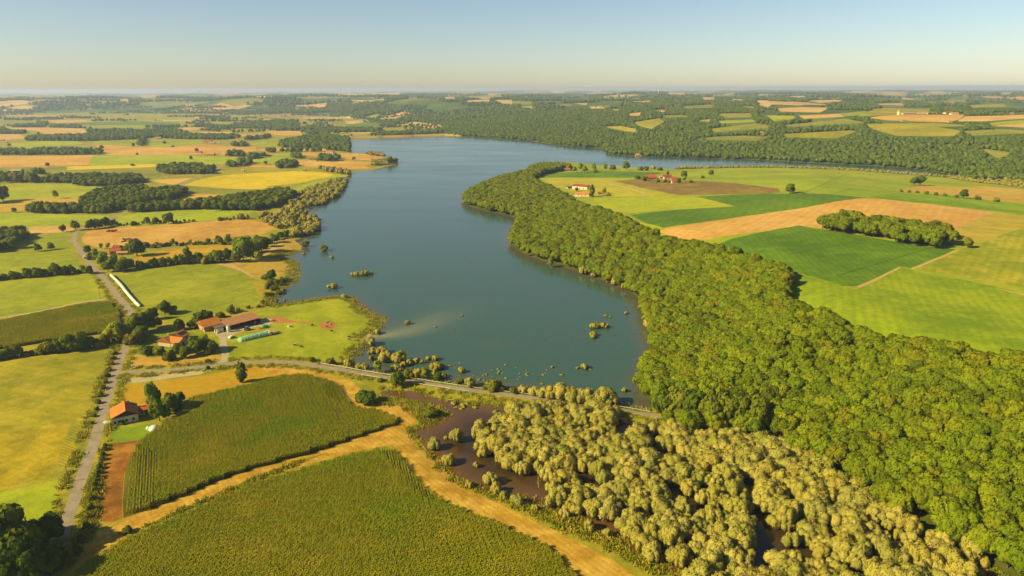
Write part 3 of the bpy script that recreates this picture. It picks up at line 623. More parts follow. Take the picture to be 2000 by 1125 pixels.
def oak_lobes(seed, R, Ht, base, n=11, top=1.0):
    r = np.random.default_rng(seed); out = [((0, 0, base + (Ht - base) * .5), (R * .72, R * .72, (Ht - base) * .42))]
    for i in range(n):
        a = 2 * PI * i / n * 1.618 * 2 + r.uniform(-.3, .3); t = r.uniform(.15, .95); rr_ = R * (.72 * math.sqrt(max(.05, 1 - (t - .3) ** 2 * 1.35))) * r.uniform(.75, 1.08)
        s = R * r.uniform(.3, .46) * (11 / max(n, 11)) ** .4; out.append(((math.cos(a) * rr_, math.sin(a) * rr_, base + (Ht - base) * (t * .78 + .1)), (s, s, s * r.uniform(.75, .95))))
    return out
def willow_lobes(seed, R, Ht, n=9):
    r = np.random.default_rng(seed); out = [((0, 0, Ht * .42), (R * .6, R * .6, Ht * .36))]
    for i in range(n):
        a = r.uniform(0, 2 * PI); rr_ = R * math.sqrt(r.uniform(.05, .75)); z = Ht * (.86 - .42 * (rr_ / R) ** 1.3) * r.uniform(.86, 1.06); s = R * r.uniform(.27, .42)
        out.append(((math.cos(a) * rr_, math.sin(a) * rr_, z - s * .6), (s, s, s * r.uniform(.9, 1.25))))
        if z > Ht * .5: out.append(((math.cos(a) * rr_ * 1.08, math.sin(a) * rr_ * 1.08, z * .55), (s * .88, s * .88, z * .3)))
    return out
def poplar_lobes(seed, R, Ht):
    r = np.random.default_rng(seed); out = []
    for i in range(12):
        t = i / 11; w = R * (1.05 * math.sin(PI * min(1, .12 + t * .86)) ** .7); a = r.uniform(0, 6.28)
        out.append(((math.cos(a) * R * .28, math.sin(a) * R * .28, Ht * (.14 + .78 * t)), (w * .85, w * .85, Ht * .1)))
    return out
def trunk_mesh(name, seed, h, rad, crown, mat, limbs=4):
    r = np.random.default_rng(seed); m = MB()
    m.tube([(0, 0, -.6), (.0, .0, h * .3), (r.uniform(-.15, .15), r.uniform(-.15, .15), h)], [rad * 1.35, rad, rad * .6], 7)
    for i in range(limbs):
        a = 2 * PI * i / limbs + r.uniform(-.5, .5); z = h * r.uniform(.55, .95)
        m.tube([(0, 0, z), (math.cos(a) * crown * .3, math.sin(a) * crown * .3, z + crown * .3), (math.cos(a) * crown * .62, math.sin(a) * crown * .62, z + crown * .5)], [rad * .5, rad * .35, rad * .14], 5)
    return m.mesh(name, mat, True)
TREES = {}
def kind(key, makers, trunk): TREES[key] = [(mk(), trunk(i)) for i, mk in enumerate(makers)]
# unit heights (metres) are set by scaling: every shape below is about 10 m high
kind('forest', [lambda i=i: crown_mesh('forest_crown', 100 + i, oak_lobes(100 + i, 5.2 + .4 * (i % 3), 10.5, 3.0, 20), 2400, .42, M['forest'], .8, .5) for i in range(6)], lambda i: trunk_mesh('trunk', i, 5.5, .28, 4, M['bark']))
kind('oak', [lambda i=i: crown_mesh('oak_crown', 200 + i, oak_lobes(200 + i, 5.0 + .5 * (i % 3), 10, 1.6, 12), 1300, .5, M['oak'], .82, .55) for i in range(5)], lambda i: trunk_mesh('trunk', 20 + i, 4, .35, 4, M['bark']))
kind('light', [lambda i=i: crown_mesh('loose_crown', 300 + i, oak_lobes(300 + i, 3.6, 10, 1.8, 9), 800, .45, M['light'], .6, .5) for i in range(4)], lambda i: trunk_mesh('trunk', 40 + i, 6, .22, 3, M['palebark']))
kind('poplar', [lambda i=i: crown_mesh('poplar_crown', 400 + i, poplar_lobes(400 + i, 2.3, 10), 900, .4, M['oak'], .7, .5) for i in range(2)], lambda i: trunk_mesh('trunk', 50 + i, 8, .25, 1.2, M['palebark'], 3))
kind('willow', [lambda i=i: crown_mesh('willow_crown', 500 + i, willow_lobes(500 + i, 4.8 + .7 * (i % 3), 10, 11 + i % 5), 2200, .3, M['willow'], .9, .68, flatcard=.4) for i in range(6)], lambda i: trunk_mesh('trunk', 60 + i, 5.5, .25, 3.4, M['palebark'], 5))
kind('bush', [lambda i=i: crown_mesh('bush_crown', 600 + i, oak_lobes(600 + i, 7.5, 10, .2, 9), 500, .95, M['bush'], .82, .55) for i in range(3)], lambda i: trunk_mesh('stem', 70 + i, 4, .4, 4, M['bark'], 3))
kind('wbush', [lambda i=i: crown_mesh('willow_bush_crown', 650 + i, willow_lobes(650 + i, 6.5, 10, 5), 450, .85, M['willow'], .88, .7) for i in range(3)], lambda i: trunk_mesh('stem', 80 + i, 4, .3, 4, M['palebark'], 3))
NAMES = {'forest': 'broadleaf_tree', 'oak': 'oak_tree', 'light': 'ash_tree', 'poplar': 'poplar_tree', 'willow': 'willow_tree', 'bush': 'bush', 'wbush': 'willow_bush'}
CATS = {'bush': 'bush', 'wbush': 'bush'}
_proto = {}
tr_rng = random.Random(5)
def tree(k, x, y, z, h, label, group=None, wide=1.0):
    vs = TREES[k]; i = tr_rng.randrange(len(vs)); key = (k, i)
    nm = NAMES[k]
    if key not in _proto:
        o = empty(nm, (0, 0, 0)); obj('crown', vs[i][0], o); obj('stem' if k in CATS else 'trunk', vs[i][1], o); _proto[key] = o
    else:
        o = copy_tree(_proto[key])
        for q in ('label', 'category', 'group'):
            if q in o: del o[q]
    s = h / 10.2; o.location = (x, y, z - .1); o.rotation_euler[2] = tr_rng.uniform(0, 2 * PI); o.scale = (s * wide, s * wide, s)
    tag(o, label, CATS.get(k, 'tree'), group); return o
ORD = 'first second third fourth fifth sixth seventh eighth ninth tenth eleventh twelfth thirteenth fourteenth fifteenth sixteenth seventeenth eighteenth nineteenth twentieth'.split()
DESC = {'oak': 'dark round', 'light': 'light green loose', 'poplar': 'tall narrow', 'willow': 'pale olive puffy', 'bush': 'low green', 'wbush': 'low pale', 'forest': 'green broad'}
KNAME = {'oak': 'tree', 'light': 'tree', 'poplar': 'tree', 'willow': 'willow', 'bush': 'bush', 'wbush': 'willow bush', 'forest': 'tree'}
def hpx(P, ytop, x):
    """height of an upright thing that stands at P and whose tip shows at photo row ytop"""
    d = rays([(x, ytop)])[0]; t = math.hypot(P[0], P[1]) / math.hypot(d[0], d[1]); return max(.6, HC + d[2] * t - P[2])
def trees(place, items, group, water=False, fill=0, bw=.95):
    items = sorted(items, key=lambda q: q[0])
    for n, it in enumerate(items):
        x, yb, yt, k = it[:4]; own = it[4] if len(it) > 4 else None
        P = np.append(flat([(x, yb)])[0], 0) if water else g1(x, yb)
        h = hpx(P, yt, x) * (.6 if bw == .99 else .8 if bw == .62 else 1)
        lab = own or (f'{DESC[k]} {KNAME[k]}, {ORD[n]} from the left {place}' if n < 20 else f'{DESC[k]} {KNAME[k]} {place}')
        if fill and n and abs(x - items[n - 1][0]) < 28:
            for f in ((.5,) if abs(x - items[n - 1][0]) < 15 else (.33, .67)):
                q = g1(x + (items[n - 1][0] - x) * f, yb + (items[n - 1][1] - yb) * f - 1.5); tree('bush', q[0], q[1], q[2], fill * random.uniform(.7, 1.3), f'low hedge bush filling a gap {place}', group, .7)
        tree(k, P[0], P[1], P[2], h, lab, group, wide=it[5] if len(it) > 5 else {'oak': .84, 'light': .9, 'bush': bw}.get(k, 1.0))
o, l, p, w, b, wb = 'oak', 'light', 'poplar', 'willow', 'bush', 'wbush'
trees('in the shady lower left clump', [(12,1085,978,o),(48,1100,1020,o),(98,1062,1004,o),(70,1080,1022,o),(25,1140,1045,o),(75,1135,1060,o),(-25,1075,990,o),(-60,1110,1000,o),(98,1105,1062,b),(-95,1060,985,o),(-100,1140,1030,o),(52,1055,1018,b)], 'trees in the lower left corner')
trees('beside the white gabled house', [(303,806,742,l,None,.6),(312,822,782,o,None,.7),(333,808,768,o,None,.7),(352,786,764,o,None,.7),(298,790,768,b,None,.6),(326,820,792,l,None,.8),(342,796,776,b)], 'trees beside the white gabled house')
trees('', [(473,746,704,p,'lone tall poplar beside the golden meadow, long shadow on the maize')], None)
trees('around the farmhouse with solar panels', [(266,652,612,o),(288,648,606,o),(305,640,618,o),(276,668,636,o),(262,672,650,b),(322,614,588,o),(300,624,600,o),(338,610,596,b),(352,644,622,o),(374,642,626,o),(390,640,630,b),(346,692,670,o),(362,699,676,o),(384,690,658,o),(400,684,650,l),(330,703,686,b),(312,693,677,b),(288,692,674,b),(412,688,668,b)], 'trees around the farmhouse')
trees('behind the orange barn roof', [(392,632,608,b),(408,630,606,o),(430,620,608,b),(450,612,600,b),(452,610,592,l),(465,606,600,b),(485,602,596,b),(520,598,590,l),(540,594,582,l),(505,600,594,b)], 'bushes behind the barn')
trees('in the hedge below the maize', [(-20,706,684,o),(4,702,684,b),(18,700,678,o),(35,697,672,o),(60,694,684,b),(78,692,678,b),(95,689,665,b),(118,688,662,o),(138,686,650,o),(157,684,648,o),(176,680,656,o),(190,676,662,b),(204,674,650,l),(216,670,636,l),(230,668,626,l),(242,664,630,o),(196,678,664,b)], 'trees in the hedge below the left maize field', fill=3)
trees('in the hedge between the two left meadows', [(-8,548,534,b),(10,546,534,b),(28,544,529,b),(40,543,532,b),(55,542,522,o),(74,541,521,o),(90,539,524,o),(108,538,514,o),(125,537,519,o),(140,535,517,o),(162,534,516,l),(175,535,518,o)], 'trees in the hedge between the left meadows', fill=3)
trees('', [(75,491,475,o,'small dark round tree in the left meadow, left one of a pair'),(100,488,473,o,'small dark round tree in the left meadow, right one of a pair'),(123,453,439,o,'small dark tree at the end of the pale strip left of the road'),(148,450,430,o,'dark tree standing left of the bend in the road'),(28,415,405,o,'small round tree in front of the left hedge wood'),(108,388,370,l,'lone thin tree in the bright green left meadow'),(6,393,362,o,'dark tree at the left edge casting a long meadow shadow'),(-30,398,360,o,'dark tree outside the bright meadow at the left edge')], None)
trees('right of the road bend above the wheat', [(178,448,428,o),(192,446,427,o),(206,443,424,o),(222,441,428,o),(242,441,437,b),(262,440,431,b),(288,438,423,o),(305,437,424,o),(330,437,415,o),(352,435,431,b),(378,433,428,b),(430,431,424,b),(450,430,425,b),(470,428,414,w),(482,428,416,w)], 'trees along the upper side of the wheat field', fill=3)
trees('around the small red roofed house', [(172,494,479,o),(198,486,474,l),(212,486,473,l),(186,500,484,l),(250,494,474,l),(268,500,466,o),(277,497,480,l),(204,526,490,l),(224,529,495,l),(246,528,500,l),(190,514,490,l),(212,531,508,o),(236,531,508,o),(254,526,505,o),(182,506,492,b)], 'trees around the small red roofed house')
trees('in the row below the wheat field', [(285,483,472,b),(307,483,471,l),(320,482,475,b),(338,480,465,l),(352,480,474,b),(372,479,467,l),(388,478,469,l),(407,477,465,o),(428,478,459,o),(446,479,456,l),(460,479,462,l),(300,484,476,b),(398,478,472,b)], 'trees in the row below the wheat field', fill=3)
trees('in the hedge above the green meadow', [(274,525,508,o),(287,523,512,b),(300,522,504,o),(316,520,502,o),(330,518,500,l),(344,517,496,l),(357,516,496,o),(367,515,480,p),(377,514,496,o),(391,514,492,o),(404,514,498,b),(414,514,494,o),(426,513,487,o),(444,511,486,o)], 'trees in the hedge above the big green meadow', fill=4)
trees('at the lakeside hedge ends', [(462,512,488,o),(476,511,460,l),(490,507,468,l),(500,502,466,l),(511,493,460,o),(486,494,458,l),(522,482,462,o),(536,474,456,o),(548,466,452,o),(470,498,472,o),(560,462,450,b),(505,512,488,l),(573,462,448,w),(585,460,446,w)], 'trees at the lakeside end of the hedges', fill=4)
trees('on the bushy shore', [(531,548,526,o),(518,546,535,b),(541,556,546,b),(524,563,552,b),(536,567,556,b),(552,551,541,b),(545,575,566,b),(520,578,570,b),(512,590,584,wb),(532,590,584,wb),(527,556,545,b),(530,577,570,b)], 'bushes on the shore below the dry meadow')
trees('', [(406,708,700,b,'small bush by the plank fence near the farm drive'),(646,711,699,b,'dark bush on the causeway verge, next to another bush'),(608,706,696,b,'small dark bush alone on the causeway verge'),(778,755,724,o,'green tree overhanging the causeway road'),(714,786,767,b,'big dark bush in the bend of the stubble strip',1.5),(844,813,797,b,'dark bush on the grassy spit in the flooded ground',1.2),(743,745,737,b,'low bush right beside the causeway kerb'),(738,728,703,l,'upright light green tree in the water beside the causeway'),(1542,378,358,o,'lone dark tree in the green field behind the orange stubble'),(1889,484,463,o,'small lone tree at the corner of the right fields'),(1881,387,369,o,'dark cone shaped tree in the olive stubble at right'),(1909,390,381,b,'bush right of the cone shaped tree'),(1945,394,386,b,'bush at the hedge end in the right stubble'),(1155,385,359,p,'narrow cypress like tree beside the white barn'),(1180,380,366,l,'reddish bush tree right of the cypress'),(1188,383,376,b,'low bush in front of the reddish tree'),(1126,374,366,o,'dark bush between the two white barns'),(1223,332,315,o,'dark tree on the near shore of the lake arm'),(249,1040,1028,b,'green bush at the junction of the stubble lanes'),(240,829,822,b,'clipped bush in front of the house wall')], None)
trees('behind the hamlet on the plateau', [(1304,344,333,p),(1335,348,333,o),(1336,355,342,l),(1258,353,343,b),(1245,350,342,b),(1285,356,350,b),(1298,356,349,b),(1308,357,350,b),(1325,358,347,o),(1350,357,351,b),(1388,343,331,o),(1372,348,342,b)], 'trees around the plateau hamlet')
trees('by the plateau tip houses', [(1122,337,324,l),(1133,334,317,l),(1142,337,324,o),(1159,333,318,l),(1163,337,330,b),(1182,333,319,l),(1196,331,322,b),(1250,333,325,b),(1262,333,325,b),(1275,331,321,w),(1288,333,325,b),(1112,333,320,o)], 'trees by the houses at the plateau tip')
trees('below the stubble at the far right', [(1775,376,371,b),(1760,375,370,b),(1792,377,372,b),(1810,379,373,b),(1828,381,375,b),(1845,383,377,b),(1868,386,380,b),(1785,362,345,o),(1797,362,342,o)], 'bushes in the right hedge')
# willows and bushes standing in the lake
trees('in the lake beside the causeway', [(724,674,656,w),(730,690,675,w),(722,691,684,wb),(725,703,692,w),(745,690,673,w),(753,705,682,w),(769,705,688,w),(780,707,682,w),(772,722,709,w),(789,716,703,w),(800,711,699,w),(813,709,697,w),(826,709,701,wb),(837,703,694,w),(850,703,692,w),(851,721,704,w),(864,718,709,wb),(783,724,717,wb)], 'willows standing in the lake beside the causeway', True)
trees('on the lake side bank of the causeway', [(683,716,697,w),(702,721,706,w),(712,722,707,w),(800,739,722,b),(816,739,716,w),(831,741,716,l),(845,739,718,w),(854,744,728,o),(865,737,725,w),(900,750,740,b),(918,755,733,w),(893,751,743,b),(964,762,740,b),(950,760,750,b),(980,764,752,b),(1003,768,756,b),(1022,768,750,w),(1045,772,752,w)], 'bank trees along the causeway')
trees('out in the open lake', [(738,652,641,wb),(798,633,624,wb),(902,617,613,wb),(850,639,635,wb),(633,490,478,b),(597,482,470,b),(594,497,492,wb),(650,563,551,wb,None,1.25),(688,538,531,wb),(698,539,529,wb),(708,538,527,wb),(716,537,526,wb),(723,536,528,wb),(648,504,498,wb),(673,582,573,wb),(553,570,561,wb),(556,588,583,wb),(901,727,715,w)], 'bushes standing in the open lake', True)
trees('near the right shore', [(1160,641,629,wb),(1168,640,628,wb),(1177,640,628,wb),(1185,640,631,wb),(1159,656,645,wb),(1183,618,613,wb),(1223,613,607,wb),(1079,718,713,wb),(1128,720,715,wb),(1142,720,708,wb),(1220,765,755,w),(1158,660,651,wb),(1192,620,616,wb)], 'bushes in the water near the right shore', True)
# loose willow tufts poking out of the flood water
for k in range(46):
    x, y = random.gauss(960, 70), random.gauss(735, 11)
    if not pip(flat([(x, y)]), LAKE)[0]: continue
    q = flat([(x, y)])[0]; tree('wbush', q[0], q[1], -.15, random.uniform(.5, 1.1), 'tiny drowned willow tip, one of many poking out of the water along the causeway', 'drowned willow tips along the causeway', 1.4)
for x, y, h in ((885,790,2),(893,797,1.6),(900,800,1.4),(905,792,1.7),(912,791,1.9),(928,797,1.5),(976,812,2.6),(968,806,2),(985,815,1.8),(905,796,1.3)):
    q = flat([(x, y)])[0]; tree('wbush', q[0], q[1], -.15, h, 'small willow tuft in the brown flood water south of the causeway', 'willow tufts in the brown flood water', 1.3)
# ------------------------------------------------------------------ scatters
def poisson(poly, s, seed=1, jit=.42):
    r = np.random.default_rng(seed); lo, hi = poly.min(0), poly.max(0)
    gx, gy = np.meshgrid(np.arange(lo[0], hi[0], s), np.arange(lo[1], hi[1], s * .866))
    gx = gx + (np.arange(gx.shape[0])[:, None] % 2) * s / 2
    P = np.stack([gx.ravel(), gy.ravel()], 1); P = P + r.uniform(-jit * s, jit * s, P.shape); return P[pip(P, poly)]
def in_view(P, m=60):
    q = to_px(np.column_stack([P[:, :2], H(P[:, :2]) if P.shape[1] < 3 else P[:, 2]])); d = (P[:, :2] @ _f[:2])
    return (q[:, 0] > -m) & (q[:, 0] < 2000 + m) & (q[:, 1] < 1125 + 2.2 * m) & (d > 0)
def gn_scatter(name, pts3, scales, protos, lab=None, cat=None, rot=True):
    """one stuff object: its points carry instances of the given meshes"""
    me = bpy.data.meshes.new(name); me.from_pydata([tuple(q) for q in pts3], [], [])
    n = len(pts3); r = np.random.default_rng(len(pts3))
    a = me.attributes.new('scl', 'FLOAT', 'POINT'); a.data.foreach_set('value', np.asarray(scales, np.float32))
    a = me.attributes.new('yaw', 'FLOAT', 'POINT'); a.data.foreach_set('value', (r.uniform(0, 6.28, n) if rot is True else np.full(n, rot)).astype(np.float32))
    a = me.attributes.new('pick', 'INT', 'POINT'); a.data.foreach_set('value', r.integers(0, len(protos), n).astype(np.int32))
    o = obj(name, me); o['kind'] = 'stuff'
    if lab: tag(o, lab, cat)
    pc = bpy.data.collections.new(name + '_shapes')
    for i, pm in enumerate(protos):
        po = bpy.data.objects.new(f'{name}_shape_{i:02d}', pm); pc.objects.link(po)
    ng = bpy.data.node_groups.new(name, 'GeometryNodeTree')
    ng.interface.new_socket('Geometry', in_out='INPUT', socket_type='NodeSocketGeometry'); ng.interface.new_socket('Geometry', in_out='OUTPUT', socket_type='NodeSocketGeometry')
    N = ng.nodes; gi = N.new('NodeGroupInput'); go = N.new('NodeGroupOutput'); ip = N.new('GeometryNodeInstanceOnPoints'); ci = N.new('GeometryNodeCollectionInfo')
    ci.inputs['Collection'].default_value = pc; ci.inputs['Separate Children'].default_value = True; ci.inputs['Reset Children'].default_value = True
    def attr(nm, typ):
        q = N.new('GeometryNodeInputNamedAttribute'); q.data_type = typ; q.inputs['Name'].default_value = nm
        return [s for s in q.outputs if s.enabled][0]
    cx = N.new('ShaderNodeCombineXYZ'); L_ = ng.links
    L_.new(attr('yaw', 'FLOAT'), cx.inputs[2]); L_.new(gi.outputs[0], ip.inputs['Points']); L_.new(ci.outputs[0], ip.inputs['Instance'])
    ip.inputs['Pick Instance'].default_value = True; L_.new(attr('pick', 'INT'), ip.inputs['Instance Index'])
    L_.new(cx.outputs[0], ip.inputs['Rotation']); L_.new(attr('scl', 'FLOAT'), ip.inputs['Scale']); L_.new(ip.outputs[0], go.inputs[0])
    md = o.modifiers.new('scatter', 'NODES'); md.node_group = ng; return o
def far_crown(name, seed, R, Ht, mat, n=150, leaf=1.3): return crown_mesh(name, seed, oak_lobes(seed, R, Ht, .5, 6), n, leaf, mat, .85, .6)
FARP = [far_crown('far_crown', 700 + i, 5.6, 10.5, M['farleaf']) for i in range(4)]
MIDP = [far_crown('mid_crown', 720 + i, 5.2, 10.5, M['forest'], 420, .85) for i in range(4)]
WILP = [crown_mesh('far_willow_crown', 740 + i, willow_lobes(740 + i, 5.2, 10, 6), 420, .75, M['willow'], .9, .7) for i in range(4)]
OAKP = [far_crown('wood_crown', 760 + i, 5.2, 10.5, M['oak'], 380, .9) for i in range(4)]
def split(P, n):
    d = np.hypot(P[:, 0], P[:, 1]) ; d = np.where(in_view(P, 0), d, 1e9); i = np.argsort(d); return P[i[:n]], P[i[n:]]
# --- forest on the slope right of the lake
FP = poisson(FOREST, 5.7, 3); FP = FP[in_view(FP, 240) & (np.hypot(FP[:, 0], FP[:, 1]) > 100)]
FP = FP[~pip(FP, SWP)]
near, rest = split(FP, 235)
zs = H(near)
for q, z in zip(near, zs): tree('forest', q[0], q[1], z, random.uniform(8.5, 11.5), 'broad green tree crown in the dense forest on the slope right of the flooded willows', 'forest trees on the slope right of the willows', .9)
gn_scatter('hillside_forest', np.column_stack([rest, H(rest) - .2]), np.random.default_rng(4).uniform(.8, 1.08, len(rest)), [v[0] for v in TREES['forest']], 'dense green forest running up the right shore of the lake', 'forest')
# --- flooded willow wood
WP = poisson(SWP, 5.2, 8); px = to_px(np.column_stack([WP, WP[:, 0] * 0]))
WPX = np.array([(940,872),(935,850),(965,842),(1000,806),(1010,792),(1080,802),(1190,816),(1190,850),(1215,880),(1262,845),(1330,838),(1480,855),(1600,915),(1760,1012),(1900,1085),(1990,1140),(1960,1210),(1420,1210),(1300,1120),(1190,1050),(1105,1005),(1060,975),(1085,940),(1040,925),(1000,930),(968,905)])
okw = pip(px, WPX) & (vnoise(WP[:, 0] / 9 + 5, WP[:, 1] / 9) > .26); WP = WP[okw & in_view(WP, 120)]
extra = [(872,858,848),(892,862,832),(848,876,850),(878,906,882),(930,912,898),(917,952,935),(958,944,918),(968,962,938),(985,975,955),(1010,985,960),(1045,1000,982),(1103,1008,988),(1150,1035,1010),(1186,1048,1028),(1110,965,940),(1072,935,905),(1022,925,895),(946,892,870)]
trees('along the left edge of the flooded wood', extra, 'willows along the left edge of the flooded wood', True) if False else None
for n, (x, yb, yt) in enumerate(extra):
    P = np.append(flat([(x, yb)])[0], 0); tree('willow', P[0], P[1], -.2, hpx(P, yt, x), f'single puffy olive willow, {ORD[n]} from the top along the left edge of the flooded wood', 'willows along the left edge of the flooded wood', .8)
near, rest = split(WP, 225)
for q in near: tree('willow', q[0], q[1], -.2, random.uniform(4.2, 10), 'pale olive puffy willow crown in the dense flooded willow wood', 'willows in the flooded wood', random.uniform(.7, 1.0))
if len(rest): gn_scatter('flooded_willow_wood', np.column_stack([rest, rest[:, 0] * 0 - .2]), np.random.default_rng(5).uniform(.6, 1.0, len(rest)), [v[0] for v in TREES['willow']], 'far part of the pale flooded willow wood', 'willow wood')
def dead_mesh(seed):
    r = np.random.default_rng(seed); m = MB(); m.tube([(0, 0, -.5), (.2, 0, 4), (.1, .3, 8)], [.22, .16, .05], 6)
    for i in range(7):
        a_ = r.uniform(0, 6.28); z = r.uniform(2.5, 7); q = r.uniform(1.2, 2.6); m.tube([(.15, .1, z), (math.cos(a_) * q * .6, math.sin(a_) * q * .6, z + .9), (math.cos(a_) * q, math.sin(a_) * q, z + r.uniform(1.2, 2.4))], [.09, .06, .025], 5)
    return m.mesh('bare_limbs', plain('bleached_bark', (214,180,130), .95, .2, 3), True)
DM = [dead_mesh(i) for i in range(3)]
for n, (x, y, s_) in enumerate([(1338,880,1.0),(1322,872,.8),(1402,905,.9),(1660,905,.8),(1500,965,.7),(1240,930,.7),(1700,985,.9),(1585,1040,.8),(1812,1100,1.1),(1290,1010,.7),(1100,975,.6),(1430,1045,.8),(1052,952,.6)]):
    q = flat([(x, y)])[0]; o_ = obj('dead_tree', DM[n % 3], None, (q[0], q[1], -.2), n * 1.3); o_.scale = (s_,) * 3; tag(o_, f'bare bleached dead tree among the flooded willows, {ORD[n]} listed from the causeway side' if False else 'bare bleached dead tree standing among the flooded willows', 'dead tree', 'dead trees among the willows')
# --- willow fringes: left lake shore, right shore and the lake arm
def fringe(px, s, seed): return poisson(flat(px), s, seed)
wf = np.vstack([fringe([(585,378),(625,364),(655,352),(678,352),(676,362),(655,388),(632,400),(606,404),(590,392)], 7.2, 1), fringe([(545,425),(575,395),(592,404),(610,425),(632,438),(612,458),(585,467),(560,455),(520,440),(500,428)], 7.2, 2),
    fringe([(1320,331),(1500,329),(1640,333),(1700,338),(1755,342),(1850,349),(1895,357),(1960,366),(2030,378),(2040,352),(1960,345),(1905,348),(1850,345),(1800,341),(1740,338),(1650,330.5),(1500,325.5),(1320,327)], 7.5, 3),
    fringe([(620,331),(690,338),(683,342),(630,336)], 8, 4), fringe([(725,318),(760,317),(758,323),(728,325)], 8, 5), fringe([(715,299),(752,303),(752,307),(718,304)], 9, 6)])
wf = wf[(vnoise(wf[:, 0] / 14, wf[:, 1] / 14) > .3) | (wf[:, 1] > 1000)]
ws = np.random.default_rng(6).uniform(.5, .95, len(wf)) * np.where((wf[:, 0] > 200) & (wf[:, 1] > 900), .62, 1)
gn_scatter('shore_willows', np.column_stack([wf, np.maximum(H(wf), 0) * (~pip(wf, LAKE)) - .1]), ws, WILP, 'pale willow thicket fringing the lake shores', 'willow thicket')
for n, (x, yb, yt) in enumerate([(1075,522,503),(1140,535,515),(1160,540,522),(1185,552,530),(1200,556,538),(1222,566,545),(1262,606,585),(1268,640,612),(1282,668,645),(1290,685,652),(1272,715,690),(1288,725,696),(1262,742,715),(1278,755,722),(1262,762,738),(1030,500,485)]):
    P = np.append(flat([(x, yb)])[0], 0); tree('willow' if n % 3 else 'light', P[0], P[1], -.2, hpx(P, yt, x), f'pale waterline tree at the forest foot, {ORD[n]} from the far end', 'pale trees along the forest waterline', .8)
for n, (x, yb, yt) in enumerate([(1062,776,752),(1078,779,748),(1096,782,744),(1113,784,750),(1130,786,755),(1148,788,752),(1165,790,757),(1180,790,752),(1193,793,764),(1045,774,756)]):
    P = np.append(flat([(x, yb)])[0], .2); tree('willow', P[0], P[1], P[2], hpx(P, yt, x), f'pale willow on the lake bank of the causeway near its bridge, {ORD[n]} listed' if False else 'pale willow crowding the lake bank of the causeway left of the culvert', 'willows on the causeway bank left of the culvert', .9)
for n, (x, yb, yt) in enumerate([(1292,820,742),(1318,824,735),(1350,826,742),(1385,834,748),(1412,830,740),(1442,836,752),(1470,842,765)]):
    P = g1(x, yb); tree('oak', P[0], P[1], P[2], min(hpx(P, yt, x), 17), f'tall dark green tree where the causeway meets the forest, {ORD[n]} from the road', 'tall trees where the causeway meets the forest', .7)
# --- woods of the left plain
woods = [('w', [(80,357),(145,358),(150,363),(222,365),(278,357),(275,349),(180,347),(110,349)]), ('w', [(158,399),(175,386),(200,377),(240,371),(290,373),(293,391),(272,406),(236,410),(205,413),(180,406)]), ('w', [(50,415),(60,408),(150,408),(206,410),(212,417),(130,418),(65,417)]),
 ('w', [(294,393),(335,392),(362,380),(366,375),(340,373),(300,377),(289,386)]), ('w', [(309,336),(330,341),(415,340),(419,332),(390,327),(330,327),(310,331)]), ('w', [(250,416),(330,411),(400,409),(420,412),(500,411),(545,404),(565,394),(578,383),(562,377),(520,381),(470,390),(400,400),(330,404),(255,410)]),
 ('w', [(-60,497),(0,494),(25,486),(45,469),(56,462),(50,457),(0,459),(-60,461)])]
WD = np.vstack([poisson(W(px), 7.5, 20 + i) for i, (_, px) in enumerate(woods)]); WD = WD[~pip(WD, s1)]
near, rest = split(WD, 120)
for q, z in zip(near, H(near)): tree('oak', q[0], q[1], z, random.uniform(8, 12), 'dark round tree crown inside the woods between the left meadows', 'trees in the woods between the left meadows')
gn_scatter('left_woods', np.column_stack([rest, H(rest) - .2]), np.random.default_rng(7).uniform(.8, 1.15, len(rest)), OAKP, 'dark deciduous woods on the left plain', 'woods')
